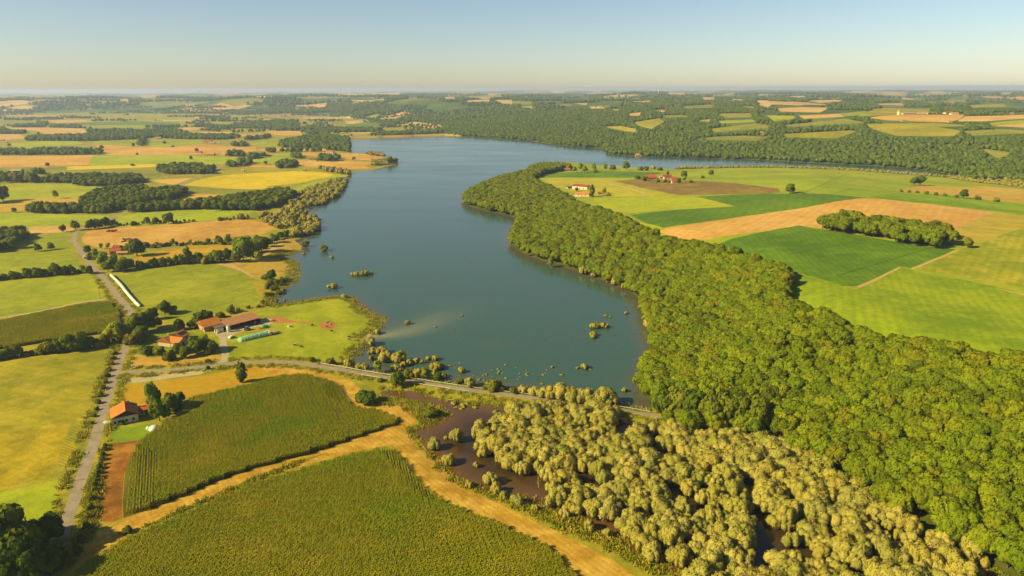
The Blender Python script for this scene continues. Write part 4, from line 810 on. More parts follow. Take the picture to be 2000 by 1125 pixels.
FW = [[(-60,303),(100,303),(201,302),(195,297),(100,294),(0,296),(-60,296)],[(50,275),(150,276),(250,273),(300,269),(380,273),(440,273),(470,269),(450,264),(400,266),(300,261),(200,262),(100,268),(55,269)],[(97,251),(156,252),(160,247),(100,246)],
 [(541,287),(600,291),(650,294),(684,298),(690,290),(685,278),(680,271),(640,266),(600,268),(560,275),(545,280)],[(640,258),(740,259),(746,253),(650,252)],[(378,249),(520,252),(580,256),(590,250),(500,246),(385,244)],[(500,246),(585,247),(580,240),(500,240)],[(20,244),(90,246),(95,240),(30,238)],[(20,249),(85,249),(80,246),(30,246)],
 [(-60,262),(40,262),(55,258),(0,257),(-60,257)],[(298,250),(350,249),(345,245),(300,246)],[(480,274),(515,272),(530,268),(490,266),(480,268)],[(450,287),(500,287),(545,286),(548,283),(500,281),(455,283)],[(590,254),(650,256),(660,252),(600,248)],[(730,247),(770,249),(772,244),(735,241)],[(680,266),(760,266),(870,260),(865,257),(760,261),(690,263)],
 [(570,309),(585,310),(590,304),(570,304)],[(622,315),(648,316),(650,308),(625,307)],[(655,314),(662,315),(662,308),(655,308)],[(540,329),(570,329),(580,322),(560,318),(545,322)],[(508,326),(532,326),(532,321),(508,321)],[(465,325),(490,326),(492,318),(470,316)],[(440,326),(458,327),(460,322),(445,320)],[(485,311),(500,312),(505,305),(487,304)],[(445,306),(460,307),(462,302),(447,300)],[(465,306),(478,307),(478,301),(467,300)],[(510,310),(532,311),(532,306),(512,305)],
 [(756,320),(778,319),(778,316),(758,316)],[(680,329),(712,330),(712,326),(684,326)],[(668,309),(695,313),(695,311),(670,307)],[(520,298),(540,298),(540,294),(522,294)],[(545,297),(600,297),(600,293),(545,293)],[(605,297),(630,298),(628,294),(606,293)],
 [(268,285),(280,286),(284,280),(282,273),(276,272),(270,279)],[(257,287),(268,287),(267,283),(258,283)],[(192,292),(205,292),(205,287),(193,287)],[(64,341),(88,341),(86,332),(70,331)],[(84,325),(102,325),(100,318),(86,318)],[(-40,355),(40,355),(70,355),(72,349),(20,348),(-40,349)],[(0,257),(-60,258),(-60,252),(10,252)],[(600,262),(640,264),(640,260),(600,258)]]
RP = np.vstack([poisson(W(px), 10 if k > 15 else 11, 50 + k) for k, px in enumerate(FW)])
# procedural hedges and copses over the farther plain
c_ = np.random.default_rng(2); HP = []
for k in range(210):
    x = c_.uniform(-60, 860); y = c_.uniform(207, 262); q = g1(x, y); n = c_.integers(4, 26); a = c_.normal(0.0, .35)
    t_ = (np.arange(n) - n / 2)[:, None] * 11; HP.append(q[:2] + t_ * [math.cos(a), math.sin(a)] + c_.normal(0, 4, (n, 2)))
RP = np.vstack([RP] + HP)
fieldpoly = [w_ for nm_, m_, w_ in REG[:NLEFT]]
bad = np.zeros(len(RP), bool)
for w_ in fieldpoly[-60:]: bad |= pip(RP, w_)
RP = RP[~bad & ~pip(RP, LAKE)]
def hides0(P, h, polys):
    bad = np.zeros(len(P), bool); z = H(P)
    for f in (.6, .95):
        q = to_px(np.column_stack([P, z + h * f]))
        for w_ in polys: bad |= pip(q, w_)
    return bad
far_ = np.hypot(RP[:, 0], RP[:, 1]) > 1900
RP = RP[~(far_ & hides0(RP, 9, LPX))]
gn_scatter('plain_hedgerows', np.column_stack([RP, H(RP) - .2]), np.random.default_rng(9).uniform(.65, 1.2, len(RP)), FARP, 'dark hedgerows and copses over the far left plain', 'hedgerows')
# --- wood island in the right fields and plateau tip
IW = poisson(W([(1592,448),(1640,457),(1700,464),(1760,476),(1830,486),(1858,482),(1862,468),(1845,462),(1800,455),(1745,448),(1690,440),(1640,436),(1605,440)]), 7.2, 31)
for q, z in zip(IW, H(IW)): tree('forest', q[0], q[1], z, random.uniform(8.5, 12.5), 'green broad tree crown in the small wood between the orange stubble and the maize', 'trees in the small wood on the plateau', .9)
def hides(P, h, polys):
    """trees whose upper part would stand in front of one of the fields"""
    bad = np.zeros(len(P), bool); z = H(P)
    for f in (.35, .7, 1.0):
        q = to_px(np.column_stack([P, z + h * f]))
        for w_ in polys: bad |= pip(q, w_)
    return bad
# --- far bank forest and the wooded hills beyond
hill_fields = [w_ for nm_, m_, w_ in REG if nm_ == 'hill_field']
fb = []
for (r0, r1, s, seed) in ((1100, 3000, 10.5, 1), (3000, 5000, 19, 2), (5000, 8500, 38, 3)):
    aa = math.radians(40); P = poisson(np.array([(-math.sin(aa) * r1, 0), (math.sin(aa) * r1, 0), (math.sin(aa) * r1, r1), (-math.sin(aa) * r1, r1)]) + [0, 300], s, seed)
    r = np.hypot(P[:, 0], P[:, 1]); P = P[(r >= r0) & (r < r1) & (np.abs(np.arctan2(P[:, 0], P[:, 1])) < math.radians(39.5))]
    P = P[pip(P, P2)]
    bad = np.zeros(len(P), bool)
    for w_ in hill_fields: bad |= pip(P, w_)
    P = P[~bad]
    P = P[~hides(P, 9 if r0 < 2900 else 11, FPXS)]
    if r0 >= 2900: P = P[fbm(P[:, 0], P[:, 1], 420) > (-.2 if r0 < 4900 else .05)]
    q = to_px(np.column_stack([P, H(P)])); P = P[~((q[:, 0] > 1480) & (q[:, 1] < 232) & (q[:, 1] > 196) & (vnoise(P[:, 0] / 60, P[:, 1] / 60) < .62))]
    fb.append((P, {3000: 1.2, 5000: 1.8}.get(r0, .82)))
P = np.vstack([a for a, _ in fb]); S = np.concatenate([np.full(len(a), s_) for a, s_ in fb]) * np.random.default_rng(3).uniform(.75, 1.2, len(P))
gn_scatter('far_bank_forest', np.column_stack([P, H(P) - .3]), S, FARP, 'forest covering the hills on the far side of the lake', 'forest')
print("far trees", len(P), "forest", len(FP), "willows", len(WP), "woods", len(WD), "hedgerows", len(RP))
# --- maize plants and rough grass
def maize_patch(seed, rows, n, width, jit=.05, fill=False):
    r = np.random.default_rng(seed); V = []; F = []; N = []
    for i in range(rows):
        for j in range(n):
            x0 = (i + .5) / rows * 2 - 1 + r.normal(0, jit); y0 = (j + .5) / n * 2 - 1 + r.normal(0, .08); hh = r.uniform(2.0, 2.3)
            for k in range(5):
                a = r.uniform(0, 6.28); d = np.array([math.cos(a), math.sin(a)]) * width * r.uniform(.7, 1.2); z = hh * (.6 + .09 * k); e = np.array([-d[1], d[0]]) * .22
                b = len(V); V += [(x0 - e[0], y0 - e[1], z - .1), (x0 + e[0], y0 + e[1], z - .1), (x0 + d[0] + e[0], y0 + d[1] + e[1], z + .12), (x0 + d[0] - e[0], y0 + d[1] - e[1], z + .12)]; F.append((b, b + 1, b + 2, b + 3))
            b = len(V); V += [(x0 - .08, y0, 0), (x0 + .08, y0, 0), (x0 + .05, y0, hh), (x0 - .05, y0, hh)]; F.append((b, b + 1, b + 2, b + 3))
    if fill: V += [(-1.05, -1.05, 1.35), (1.05, -1.05, 1.35), (1.05, 1.05, 1.35), (-1.05, 1.05, 1.35)]; F.append((len(V) - 4, len(V) - 3, len(V) - 2, len(V) - 1))
    return mesh_from('maize_patch', V, F, M['corn'])
CP = [maize_patch(i, 3, 8, .46, .16, True) for i in range(8)]; CR = [maize_patch(10 + i, 2, 6, .42) for i in range(4)]
def maize(px, rowdir, lab, rowsub=None):
    poly = W(px); a = rowdir; ca, sa = math.cos(a), math.sin(a); Rm = np.array([[ca, -sa], [sa, ca]])
    q = poly @ Rm; lo, hi = q.min(0), q.max(0); gx, gy = np.meshgrid(np.arange(lo[0] + .5, hi[0], 2), np.arange(lo[1] + .5, hi[1], 2))
    P = np.stack([gx.ravel(), gy.ravel()], 1) @ Rm.T; P = P[pip(P, poly) & (seg_dist(P, poly, True) > .6)]; P = P[in_view(P, 120)]
    sub = np.zeros(len(P), bool)
    for s_ in rowsub or []: sub |= pip(P, W(s_))
    for msk, pr in ((~sub, CP), (sub, CR)):
        if msk.any(): gn_scatter('maize_plants', np.column_stack([P[msk], H(P[msk])]), np.clip(1 + .28 * fbm(P[msk][:, 0], P[msk][:, 1], 22), .8, 1.25), pr, lab, 'maize', rot=a)
ra = ang((250, 1000), (258, 905)) - PI / 2
maize(CORNA, ra, 'tall maize between the road and the stubble lanes', [[(240,1012),(240,960),(247,905),(262,880),(310,885),(303,985)], [(640,745),(662,757),(678,785),(655,790),(640,775)]])
maize(CORNB, ang((800, 1000), (770, 880)) - PI / 2, 'tall maize in the big field at the bottom of the picture', [[(735,880),(766,870),(822,945),(862,980),(835,985),(780,930)]])
maize(CORNC, ang((230, 625), (215, 592)) - PI / 2, 'tall maize left of the road above the hedge')
def tuft(seed):
    r = np.random.default_rng(seed); V = []; F = []
    for k in range(26):
        x, y = r.normal(0, .7, 2); a = r.uniform(0, 6.28); hh = r.uniform(.35, .95); dx, dy = math.cos(a) * .16, math.sin(a) * .16; lx, ly = r.normal(0, .22, 2)
        b = len(V); V += [(x - dx, y - dy, -.05), (x + dx, y + dy, -.05), (x + lx + dx * .5, y + ly + dy * .5, hh), (x + lx - dx * .5, y + ly - dy * .5, hh)]; F.append((b, b + 1, b + 2, b + 3))
    return mesh_from('tuft', V, F, M['tuft'])
TP = [tuft(i) for i in range(4)]
tp = []
def along(line, w_, n, seed, lo=0.0):
    r = np.random.default_rng(seed); d = np.gradient(line, axis=0); d /= np.linalg.norm(d, axis=1)[:, None] + 1e-9; nn = np.stack([-d[:, 1], d[:, 0]], 1)
    L_ = np.concatenate([[0], np.cumsum(np.linalg.norm(np.diff(line, axis=0), axis=1))]); t_ = r.uniform(0, L_[-1], n); i = np.clip(np.searchsorted(L_, t_), 1, len(L_) - 1); f = ((t_ - L_[i - 1]) / (L_[i] - L_[i - 1] + 1e-9))[:, None]
    return line[i - 1] * (1 - f) + line[i] * f + (nn[i] * (r.choice([-1, 1], n) * r.uniform(lo, w_, n))[:, None])
nearroad = c1[(np.hypot(c1[:, 0], c1[:, 1]) < 650)]
tp.append(along(nearroad, 7, 520, 1, 3.3)); tp.append(along(c2, 8, 500, 2, 3.2))
tp.append(along(w_left[-90:], 5, 900, 3)); tp.append(along(SWP, 3, 700, 4)); tp.append(poisson(W([(280,1029),(420,966),(590,897),(600,900),(420,973),(290,1030)]), 1.6, 5)); tp.append(poisson(W([(815,835),(850,822),(868,812),(850,796),(800,780),(760,775),(720,788),(780,793),(812,818)]), 1.6, 6))
tp.append(poisson(W([(920,955),(1000,976),(1120,1017),(1200,1058),(1262,1092),(1285,1130),(1200,1080),(1050,1012),(975,980)]), 1.5, 7))
hp = along(W([(184,935),(178,990),(165,1060)], closed=False)[:], 2.2, 200, 9)
TT = np.vstack(tp + [hp]); TT = TT[~pip(TT, LAKE) | True]; TT = TT[~pip(TT, s1) & ~pip(TT, s2) & ~pip(TT, s3)]
TT = TT[(np.hypot(TT[:, 0], TT[:, 1]) < 775)]
wetm = pip(TT, LAKE) | pip(TT, SWP)
gn_scatter('rough_grass', np.column_stack([TT, np.where(wetm, -.1, H(TT))]), np.random.default_rng(8).uniform(.6, 1.5, len(TT)), TP, 'rough grass along verges, ditches and water edges', 'grass')
trees('in the scrub left of the road', [(224,692,680,b),(221,702,690,b),(217,712,699,b),(213,724,711,b),(209,736,722,b),(205,748,735,b),(201,760,746,b),(196,774,760,b),(192,788,775,b),(188,801,790,b),(184,814,804,b),(179,828,819,b)], 'scrub bushes left of the road', bw=.99)
trees('in the hedge beside the brown field', [(204,880,868,b),(199,899,886,b),(195,916,902,b),(190,934,920,b),(186,951,936,b),(206,872,862,b),(201,890,878,b),(197,908,896,b),(193,925,912,b),(188,942,930,b),(184,960,946,b),(181,978,963,b),(177,997,980,b),(173,1015,998,b),(168,1032,1014,b),(160,1058,1040,b),(152,1080,1060,b),(143,1100,1082,b)], 'bushes in the hedge beside the brown field', bw=.62)
# ------------------------------------------------------------------ buildings, vehicles, animals
def roof_mat(name, c, var=.16):
    t = NT(name); p = t.n('TexCoord').outputs['Object']; n = t.noise(p, .5, 4, .7); n2 = t.noise(p, 4, 3, .7)
    w = t.n('TexWave', wave_type='BANDS', bands_direction='X', i_Scale=.9, i_Distortion=.4); t.l(p, w.inputs['Vector'])
    f = t.math('ADD', t.math('MULTIPLY', n, .55), t.math('MULTIPLY', n2, .45)); a = alb(c)
    col = t.ramp(f, [(.3, tuple(v * (1 - var * 1.6) for v in a[:3]) + (1,)), (.5, a), (.7, tuple(min(.85, v * (1 + var)) for v in a[:3]) + (1,))])
    t.bsdf(col, .85, t.bump(w.outputs['Fac'], .5, .12), .15); return t.m
RO = roof_mat('orange_tiles', (226,138,64), .24); RR2 = roof_mat('red_tiles', (212,104,66)); RB = roof_mat('brown_sheet', (196,136,96)); RD = roof_mat('weathered_tiles', (146,86,66), .25); RG = roof_mat('grey_sheet', (122,112,116)); RRED = roof_mat('red_sheet', (186,72,70)); RPALE = roof_mat('pale_tiles', (224,160,116))
WHT = plain('white_render', (238,226,196), .85, .06, .8); PINK = plain('pink_render', (232,196,170), .85, .08, .8); STONE = plain('stone', (206,176,130), .9, .2, 1.2, .05); DARKW = plain('dark_timber', (92,70,54), .9, .25, 2); PALEW = plain('pale_panel', (226,210,180), .8, .1, 1)
GLASS = plain('window_glass', (60,66,76), .12, .1, 1, 0, .6); SHUT = plain('shutter_paint', (150,110,130), .6, .1); DOORM = plain('door_paint', (112,74,48), .6, .15)
METAL = plain('galvanised_metal', (206,206,200), .45, .12, 2, 0, .5, 1.0, .2); TYRE = plain('rubber', (40,38,36), .9, .1); PANEL = plain('solar_cell', (38,46,70), .15, .2, 3, 0, .6)
WOODP = plain('weathered_wood', (172,146,112), .9, .2, 4); WPAINT = plain('white_paint', (244,242,232), .4, .05, 1, 0, .4); BLACK = plain('black_paint', (34,32,32), .5, .1); GREENP = plain('green_paint', (70,190,50), .5, .1); REDP = plain('red_paint', (196,64,48), .5, .1); YELP = plain('yellow_paint', (232,190,66), .5, .1); BLUEP = plain('blue_grey_paint', (130,150,160), .5, .1); FILM = plain('white_film', (246,244,236), .35, .05, .7, .06, .4); TARP = plain('green_tarp', (158,200,150), .55, .25, 1.6, .25); BALE = plain('wrapped_bale', (232,196,166), .6, .1, 1.5)
def dirpx(a, b): return ang(a, b)
def gable(name, label, px, rz, L, Wd, wh, rh, wallm, roofm, wins=(), door=None, chim=None, off=0.0, eave=.45, cat='house', group=None, roofm2=None, hip=0.0, z=None):
    """ridge runs along local x; L along x, Wd along y; off shifts the ridge sideways"""
    P = g1(*px) if not hasattr(px, 'shape') else px
    o = empty(name, P, rz); tag(o, label, cat, group)
    m = MB(); hx, hy = L / 2, Wd / 2; yo = off * hy
    pr = [(-hy, -.5), (hy, -.5), (hy, wh), (yo, wh + rh), (-hy, wh)]
    V = [(-hx, y, zz) for y, zz in pr] + [(hx, y, zz) for y, zz in pr]
    if hip:
        V[3] = (-hx + hip, yo, wh + rh - .02); V[8] = (hx - hip, yo, wh + rh - .02)
        m.add([(-hx, -hy, -.5), (hx, -hy, -.5), (hx, hy, -.5), (-hx, hy, -.5), (-hx, -hy, wh), (hx, -hy, wh), (hx, hy, wh), (-hx, hy, wh)], [(0, 1, 5, 4), (1, 2, 6, 5), (2, 3, 7, 6), (3, 0, 4, 7), (4, 5, 6, 7)])
    else: m.add(V, [(4, 3, 2, 1, 0), (5, 6, 7, 8, 9), (0, 1, 6, 5), (1, 2, 7, 6), (4, 0, 5, 9), (2, 3, 8, 7), (3, 4, 9, 8)])
    m.build('wall', wallm, o)
    e = eave; th = .16; s1_ = rh / (hy + yo); s2_ = rh / (hy - yo); ex = hx + e
    top = wh + rh + th; xa = ex - hip
    lo1, lo2 = wh - e * s1_ + th, wh - e * s2_ + th
    r = MB()
    Vt = [(-ex, -hy - e, lo1), (ex, -hy - e, lo1), (xa, yo, top), (-xa, yo, top), (ex, hy + e, lo2), (-ex, hy + e, lo2)]
    Vb = [(x, y, q - th) for x, y, q in Vt]
    r.add(Vt + Vb, [(0, 1, 2, 3)], 0); r.add(Vt + Vb, [(3, 2, 4, 5)], 1 if roofm2 else 0)
    r.add(Vt + Vb, [(1, 4, 2), (0, 3, 5), (0, 6, 7, 1), (1, 7, 10, 4), (4, 10, 11, 5), (5, 11, 6, 0), (9, 8, 7, 6), (11, 10, 8, 9), (7, 8, 10), (6, 11, 9)], 0)
    r.build('roof', [roofm, roofm2 or roofm], o)
    for side, u, zz, w_, h_ in wins:      # side: 'f' -y, 'b' +y, 'l' -x, 'r' +x
        f = MB(); f.box(-w_ / 2 - .08, w_ / 2 + .08, -.05, .03, -h_ / 2 - .08, h_ / 2 + .08); g = MB(); g.box(-w_ / 2, w_ / 2, .03, .05, -h_ / 2, h_ / 2)
        loc, rot = {'f': ((u, -hy - .0, zz), PI), 'b': ((u, hy, zz), 0), 'l': ((-hx, u, zz), PI / 2), 'r': ((hx, u, zz), -PI / 2)}[side]
        fo = f.build('window', SHUT if wallm in (WHT, PINK) else DARKW, o, loc, rot); g.build('pane', GLASS, fo)
    if door:
        side, u = door; d = MB(); d.box(-.55, .55, -.05, .05, 0, 2.1)
        loc, rot = {'f': ((u, -hy, 0), PI), 'b': ((u, hy, 0), 0), 'l': ((-hx, u, 0), PI / 2), 'r': ((hx, u, 0), -PI / 2)}[side]; d.build('door', DOORM, o, loc, rot)
    if chim:
        c = MB(); c.box(chim[0] - .4, chim[0] + .4, chim[1] - .35, chim[1] + .35, wh + rh * .3, wh + rh + 1.1); c.box(chim[0] - .5, chim[0] + .5, chim[1] - .45, chim[1] + .45, wh + rh + 1.1, wh + rh + 1.25); c.build('chimney', STONE, o)
    return o
# house by the road (white gable towards the camera)
a1 = ang((219, 835), (261, 826))
hP = g1(246, 825); nrm = np.array([-math.sin(a1), math.cos(a1), 0])
o = gable('gabled_house', 'white walled house with gable and orange and brown tiled roof beside the road', hP + nrm * 4.5, a1 + PI / 2, 11.5, 10.5, 3.9, 2.3, WHT, RD, [('l', -3.2, 1.5, 1.0, 1.2), ('l', -.4, 1.5, 1.0, 1.2), ('l', 2.4, 1.5, 1.2, 1.3), ('l', 4.2, 1.5, .8, 1.1), ('l', -.4, 4.0, .6, .5), ('f', 0, 1.5, 1.0, 1.2), ('f', 3, 1.5, 1, 1.2)], ('l', 1.1), (3.5, -2.2), -.12, .4, roofm2=RO)
tv = np.array([math.cos(a1), math.sin(a1), 0])
gable('garage', 'small orange roofed annex with open carport right of the white gabled house', hP + nrm * 7 + tv * 7.6, a1, 4.4, 5.5, 2.5, .8, PINK, RR2, [('f', -.6, 1.3, .8, .8)], ('f', 1.2), None, 0, .3, 'garage')
m = MB(); m.box(-2.2, 2.2, -2.4, 2.4, 2.3, 2.42); cp = empty('carport', hP + nrm * 6.2 + tv * 12.3, a1); tag(cp, 'flat dark carport roof on thin posts right of the annex', 'carport'); m.build('carport_roof', RG, cp)
for sx in (-2, 2):
    for sy in (-2.2, 2.2): q = MB(); q.tube([(sx, sy, -.1), (sx, sy, 2.3)], .07, 6); q.build('post', METAL, cp)
m = MB(); m.ell((0, 0, 0), (2.3, 2.3, 1.9), 14, 6, 0, True); m.ell((-2.9, .5, 0), (1.1, 1.1, 1.1), 10, 4, 0, True); tag(m.build('round_tent', FILM, None, g1(301, 838), 0, True), 'white domed garden tent at the edge of the lawn by the maize', 'tent')
m = MB()
for k, ln in ((0, 0),): m.tube([(0, 0, 0), (0, 0, 2.4)], .04, 5); m.add([(1.6 * math.cos(t), 1.6 * math.sin(t), 2.1) for t in np.linspace(0, 6.28, 9)[:-1]] + [(0, 0, 2.6)], [(i, (i + 1) % 8, 8) for i in range(8)])
tag(m.build('parasol', PALEW, None, g1(210, 832)), 'pale parasol on the terrace at the road end of the white house', 'parasol')
# farmhouse with solar panels (two wings)
a2 = ang((345, 672), (372, 660)); P = g1(340, 668)
oh = gable('farmhouse', 'farmhouse with two orange tiled wings and solar panels among dark trees', P + [0, 0, .2], a2, 15.5, 9, 3.0, 2.2, PINK, RO, [('f', -5, 1.5, 1.2, 1.2), ('f', -1.2, 1.5, 1.2, 1.3), ('f', 2.2, 1.5, 1.2, 1.3), ('f', 5.4, 1.5, 1, 1.2), ('r', 0, 1.6, 1, 1.2)], ('f', .5), (-2.5, .8), 0, .6)
m = MB(); m.prism([(-4.2, -.5), (4.2, -.5), (4.2, 2.9), (0, 4.9), (-4.2, 2.9)], -10.2, -4.6); m.build('wing_wall', PINK, oh, (-3.4, 0, 0))
m = MB()
for s in (-1, 1): m.add([(0, -10.8, 5.08), (s * 4.8, -10.8, 2.72), (s * 4.8, -1.5, 2.72), (0, .2, 5.08), (0, -10.8, 4.92), (s * 4.8, -10.8, 2.56), (s * 4.8, -1.5, 2.56), (0, .2, 4.92)], [(0, 1, 2, 3), (7, 6, 5, 4), (0, 4, 5, 1), (1, 5, 6, 2)])
m.build('wing_roof', RO, oh, (-3.4, 0, 0))
m = MB(); m.box(-.9, .9, -10.26, -10.2, 0, 2.2); m.build('porch_door', DARKW, oh, (-3.4, 0, 0))
for k in range(5):
    m = MB(); m.box(-.5, .5, -.85, .85, 0, .08); q = m.build('solar_panel', PANEL, oh, (2.2 + 1.15 * k, -2.3, 4.42)); q.rotation_euler[0] = math.atan(2.2 / 4.5)
# barn, link, cattle shed
a3 = ang((385, 642), (401, 651)); A3 = g1(404, 645)
tag(gable('barn', 'stone barn with big bright orange roof beside the concrete yard', A3 + [0, 4, 0], a3 + PI / 2, 10.5, 11.5, 3.6, 2.8, STONE, RO, [('l', -5, 2.0, 1.4, 1.2)], ('l', -2), None, 0, .6, 'barn'))
a4 = ang((440, 640), (516, 622)); sP = g1(478, 638)
def shed(name, lab, P, rz, L, D, h0, h1, roofm, wallm, bays, cat='shed', open_front=True, e=.6):
    o = empty(name, P, rz); tag(o, lab, cat); hx, hy = L / 2, D / 2
    r = MB(); r.add([(-hx - e, -hy - e, h0), (hx + e, -hy - e, h0), (hx + e, hy + e, h1), (-hx - e, hy + e, h1), (-hx - e, -hy - e, h0 - .15), (hx + e, -hy - e, h0 - .15), (hx + e, hy + e, h1 - .15), (-hx - e, hy + e, h1 - .15)], [(0, 1, 2, 3), (7, 6, 5, 4), (0, 4, 5, 1), (1, 5, 6, 2), (2, 6, 7, 3), (3, 7, 4, 0)]); r.build('roof', roofm, o)
    w_ = MB(); w_.box(-hx, hx, hy - .2, hy, -.5, h1 - .25); w_.add([(-hx, -hy, -.5), (-hx, hy - .2, -.5), (-hx, hy - .2, h1 - .3), (-hx, -hy, h0 - .2), (-hx + .2, -hy, -.5), (-hx + .2, hy - .2, -.5), (-hx + .2, hy - .2, h1 - .3), (-hx + .2, -hy, h0 - .2)], [(0, 1, 2, 3), (7, 6, 5, 4), (0, 3, 7, 4)])
    w_.add([(hx - .2, -hy, -.5), (hx - .2, hy - .2, -.5), (hx - .2, hy - .2, h1 - .3), (hx - .2, -hy, h0 - .2), (hx, -hy, -.5), (hx, hy - .2, -.5), (hx, hy - .2, h1 - .3), (hx, -hy, h0 - .2)], [(0, 1, 2, 3), (7, 6, 5, 4), (0, 3, 7, 4)]); w_.build('wall', wallm, o)
    for k in range(bays + 1):
        x = -hx + .3 + (L - .6) * k / bays; q = MB(); q.box(x - .13, x + .13, -hy, -hy + .26, -.3, h0 - .2); q.build('post', DARKW, o)
    return o
nr4 = np.array([-math.sin(a4), math.cos(a4), 0]); ta4 = np.array([math.cos(a4), math.sin(a4), 0])
shed('cattle_shed', 'long open fronted cattle shed with brown sloping roof along the yard', sP + nr4 * 5.5, a4, 22, 10.5, 3.4, 4.9, RB, DARKW, 6)
shed('lean_to', 'grey roofed lean-to between the orange barn and the cattle shed', sP + nr4 * 6.5 - ta4 * 14.6, a4, 5.6, 8.5, 3.0, 3.9, RG, DARKW, 2)
m = MB(); m.tube([(0, 0, 0), (0, 0, .8), (0, 0, 3.6), (0, 0, 4.4)], [.7, 1.25, 1.25, .5], 14); tag(m.build('feed_silo', WPAINT, None, g1(447, 648) , 0, True), 'white feed silo standing before the lean-to', 'silo')
for (x, y), (sx, sy, sz), lab in (((430, 648), (3.6, 2.4, 2.2), 'big white tank box with orange lid near the silo'), ((421, 650), (.9, .9, 2.2), 'tall white box by the barn front'),):
    e_ = empty('storage_tank', g1(x, y), a4); tag(e_, lab, 'tank'); m = MB(); m.box(-sx / 2, sx / 2, -sy / 2, sy / 2, 0, sz); m.build('body', WPAINT, e_); m = MB(); m.box(-sx / 2 - .05, sx / 2 + .05, -sy / 2 - .05, sy / 2 + .05, sz + .002, sz + .2); m.build('lid', RR2, e_)
m = MB(); m.tube([(-.6, 0, .62), (.6, 0, .62)], .62, 14); tag(m.build('wrapped_bale', FILM, None, g1(425, 651), a4), 'white wrapped bale beside the tank box', 'bale')
# silage clamp, bales, heaps
a5 = ang((468, 664), (520, 652)); cP = g1(494, 660)
m = MB(); n_ = 24; V = []; Fc = []
for i in range(n_ + 1):
    x = -9.5 + 19 * i / n_; t_ = min(1, (i + .6) / 4, 1.0); s_ = math.sin(min(1, t_) * PI / 2)
    for k in range(9):
        y = -3.2 + 6.4 * k / 8; zz = 2.3 * s_ * (1 - (abs(y) / 3.35) ** 3.2) + random.uniform(-.2, .12); V.append((x + random.uniform(-.1, .1), y * (.55 + .45 * s_), max(-.1, zz)))
for i in range(n_):
    for k in range(8): Fc.append((i * 9 + k, (i + 1) * 9 + k, (i + 1) * 9 + k + 1, i * 9 + k + 1))
m.add(V, Fc); cl = empty('silage_clamp', cP, a5); tag(cl, 'long silage heap under pale green sheeting beside the yard', 'silage heap'); m.build('sheet', TARP, cl)
m = MB(); m.prism([(-3.1, -.1), (3.1, -.1), (2.9, 2.0), (-2.9, 2.0)], 0, 1.6); q = m.build('cut_face', BALE, cl, (9.3, 0, 0), -PI / 2)
for k in range(4):
    m = MB(); m.tube([(-1.8, 0, .75), (1.8, 0, .75)], .75, 12); q = cP + np.array([math.cos(a5), math.sin(a5), 0]) * 13.4 + np.array([-math.sin(a5), math.cos(a5), 0]) * (3 - 1.75 * k); tag(m.build('bale_roll', BALE, None, q, a5), f'pinkish wrapped bale roll at the heap end, {ORD[k]} from the shed side', 'bale', 'bale rolls at the end of the silage heap')
def heap(name, lab, px, r, mat, cat):
    m = MB(); m.ell((0, 0, -.05), r, 12, 5, 0, True); rr_ = np.random.default_rng(int(px[0])); m.v = [(x * rr_.uniform(.85, 1.12), y * rr_.uniform(.85, 1.12), z * rr_.uniform(.8, 1.1)) for x, y, z in m.v]; tag(m.build(name, mat, None, g1(*px), a5), lab, cat)
heap('tarp_heap', 'bright green tarpaulin heap beside the yard', (517, 640), (2.8, 1.8, 2.0), GREENP, 'heap'); heap('rubble_heap', 'reddish heap of tiles left of the green tarpaulin', (509, 642), (2.0, 1.3, .9), RR2, 'heap'); heap('dung_heap', 'dark heap at the end of the yard by the earth track', (532, 627), (2.4, 1.5, .8), MUD, 'heap')
# long white silage bag
bagc = gp(catmull([(216,538),(226,548),(236,558),(246,571),(256,583),(266,594),(273,600)], 5)); bo = empty('silage_bag', bagc[0]); tag(bo, 'long white plastic silage bag lying along the road verge', 'silage bag')
m = MB(); m.tube([q + [0, 0, .95] - bagc[0] for q in bagc], [.2] + [1.15 + .06 * math.sin(i * 2.1) for i in range(len(bagc) - 2)] + [.2], 12); m.build('bag', FILM, bo, smooth=True)
# vehicles
def wheel(o, x, y, r, w_, name='wheel'):
    m = MB(); m.tube([(0, -w_ / 2, 0), (0, w_ / 2, 0)], r, 14); t_ = m.build(name, TYRE, o, (x, y, r)); m = MB(); m.tube([(0, -w_ / 2 - .01, 0), (0, w_ / 2 + .01, 0)], r * .55, 10); m.build('rim', METAL, t_)
def car(name, lab, px, rz, paint, van=False, cat='car'):
    o = empty(name, g1(*px) + [0, 0, .05], rz); tag(o, lab, cat); h = 1.9 if van else 1.42; m = MB()
    pr = [(-2.15, .35), (2.15, .35), (2.2, .8), (1.5 if not van else 1.75, .95), (.75 if not van else 1.2, h), (-1.3 if not van else -2.1, h), (-2.0 if not van else -2.15, 1.0)]
    m.prism(pr, -.85, .85); m.build('body', paint, o)
    for s in (-1, 1): q = MB(); q.box(-1.2, .6 if not van else 1.0, .852 * s - .01, .852 * s + .01, h - .5, h - .12); q.build('side_window', GLASS, o)
    q = MB(); q.add([(pr[3][0] - .08, -.75, pr[3][1] + .06), (pr[3][0] - .08, .75, pr[3][1] + .06), (pr[4][0] + .06, .72, h - .04), (pr[4][0] + .06, -.72, h - .04)], [(0, 1, 2, 3)]); q.build('windscreen', GLASS, o)
    for x in (-1.35, 1.35):
        for y in (-.8, .8): wheel(o, x, y, .33, .22)
    return o
car('delivery_van', 'white van driving on the road above the silage bag', (165, 504), ang((174, 513), (156, 488)), WPAINT, True, 'van')
car('parked_car', 'small white car parked beside the farm drive', (452, 660), a5 + .5, WPAINT)
car('parked_car', 'silver car in the shade of the farmhouse trees', (432, 668), a5 + 1.2, METAL) if False else None
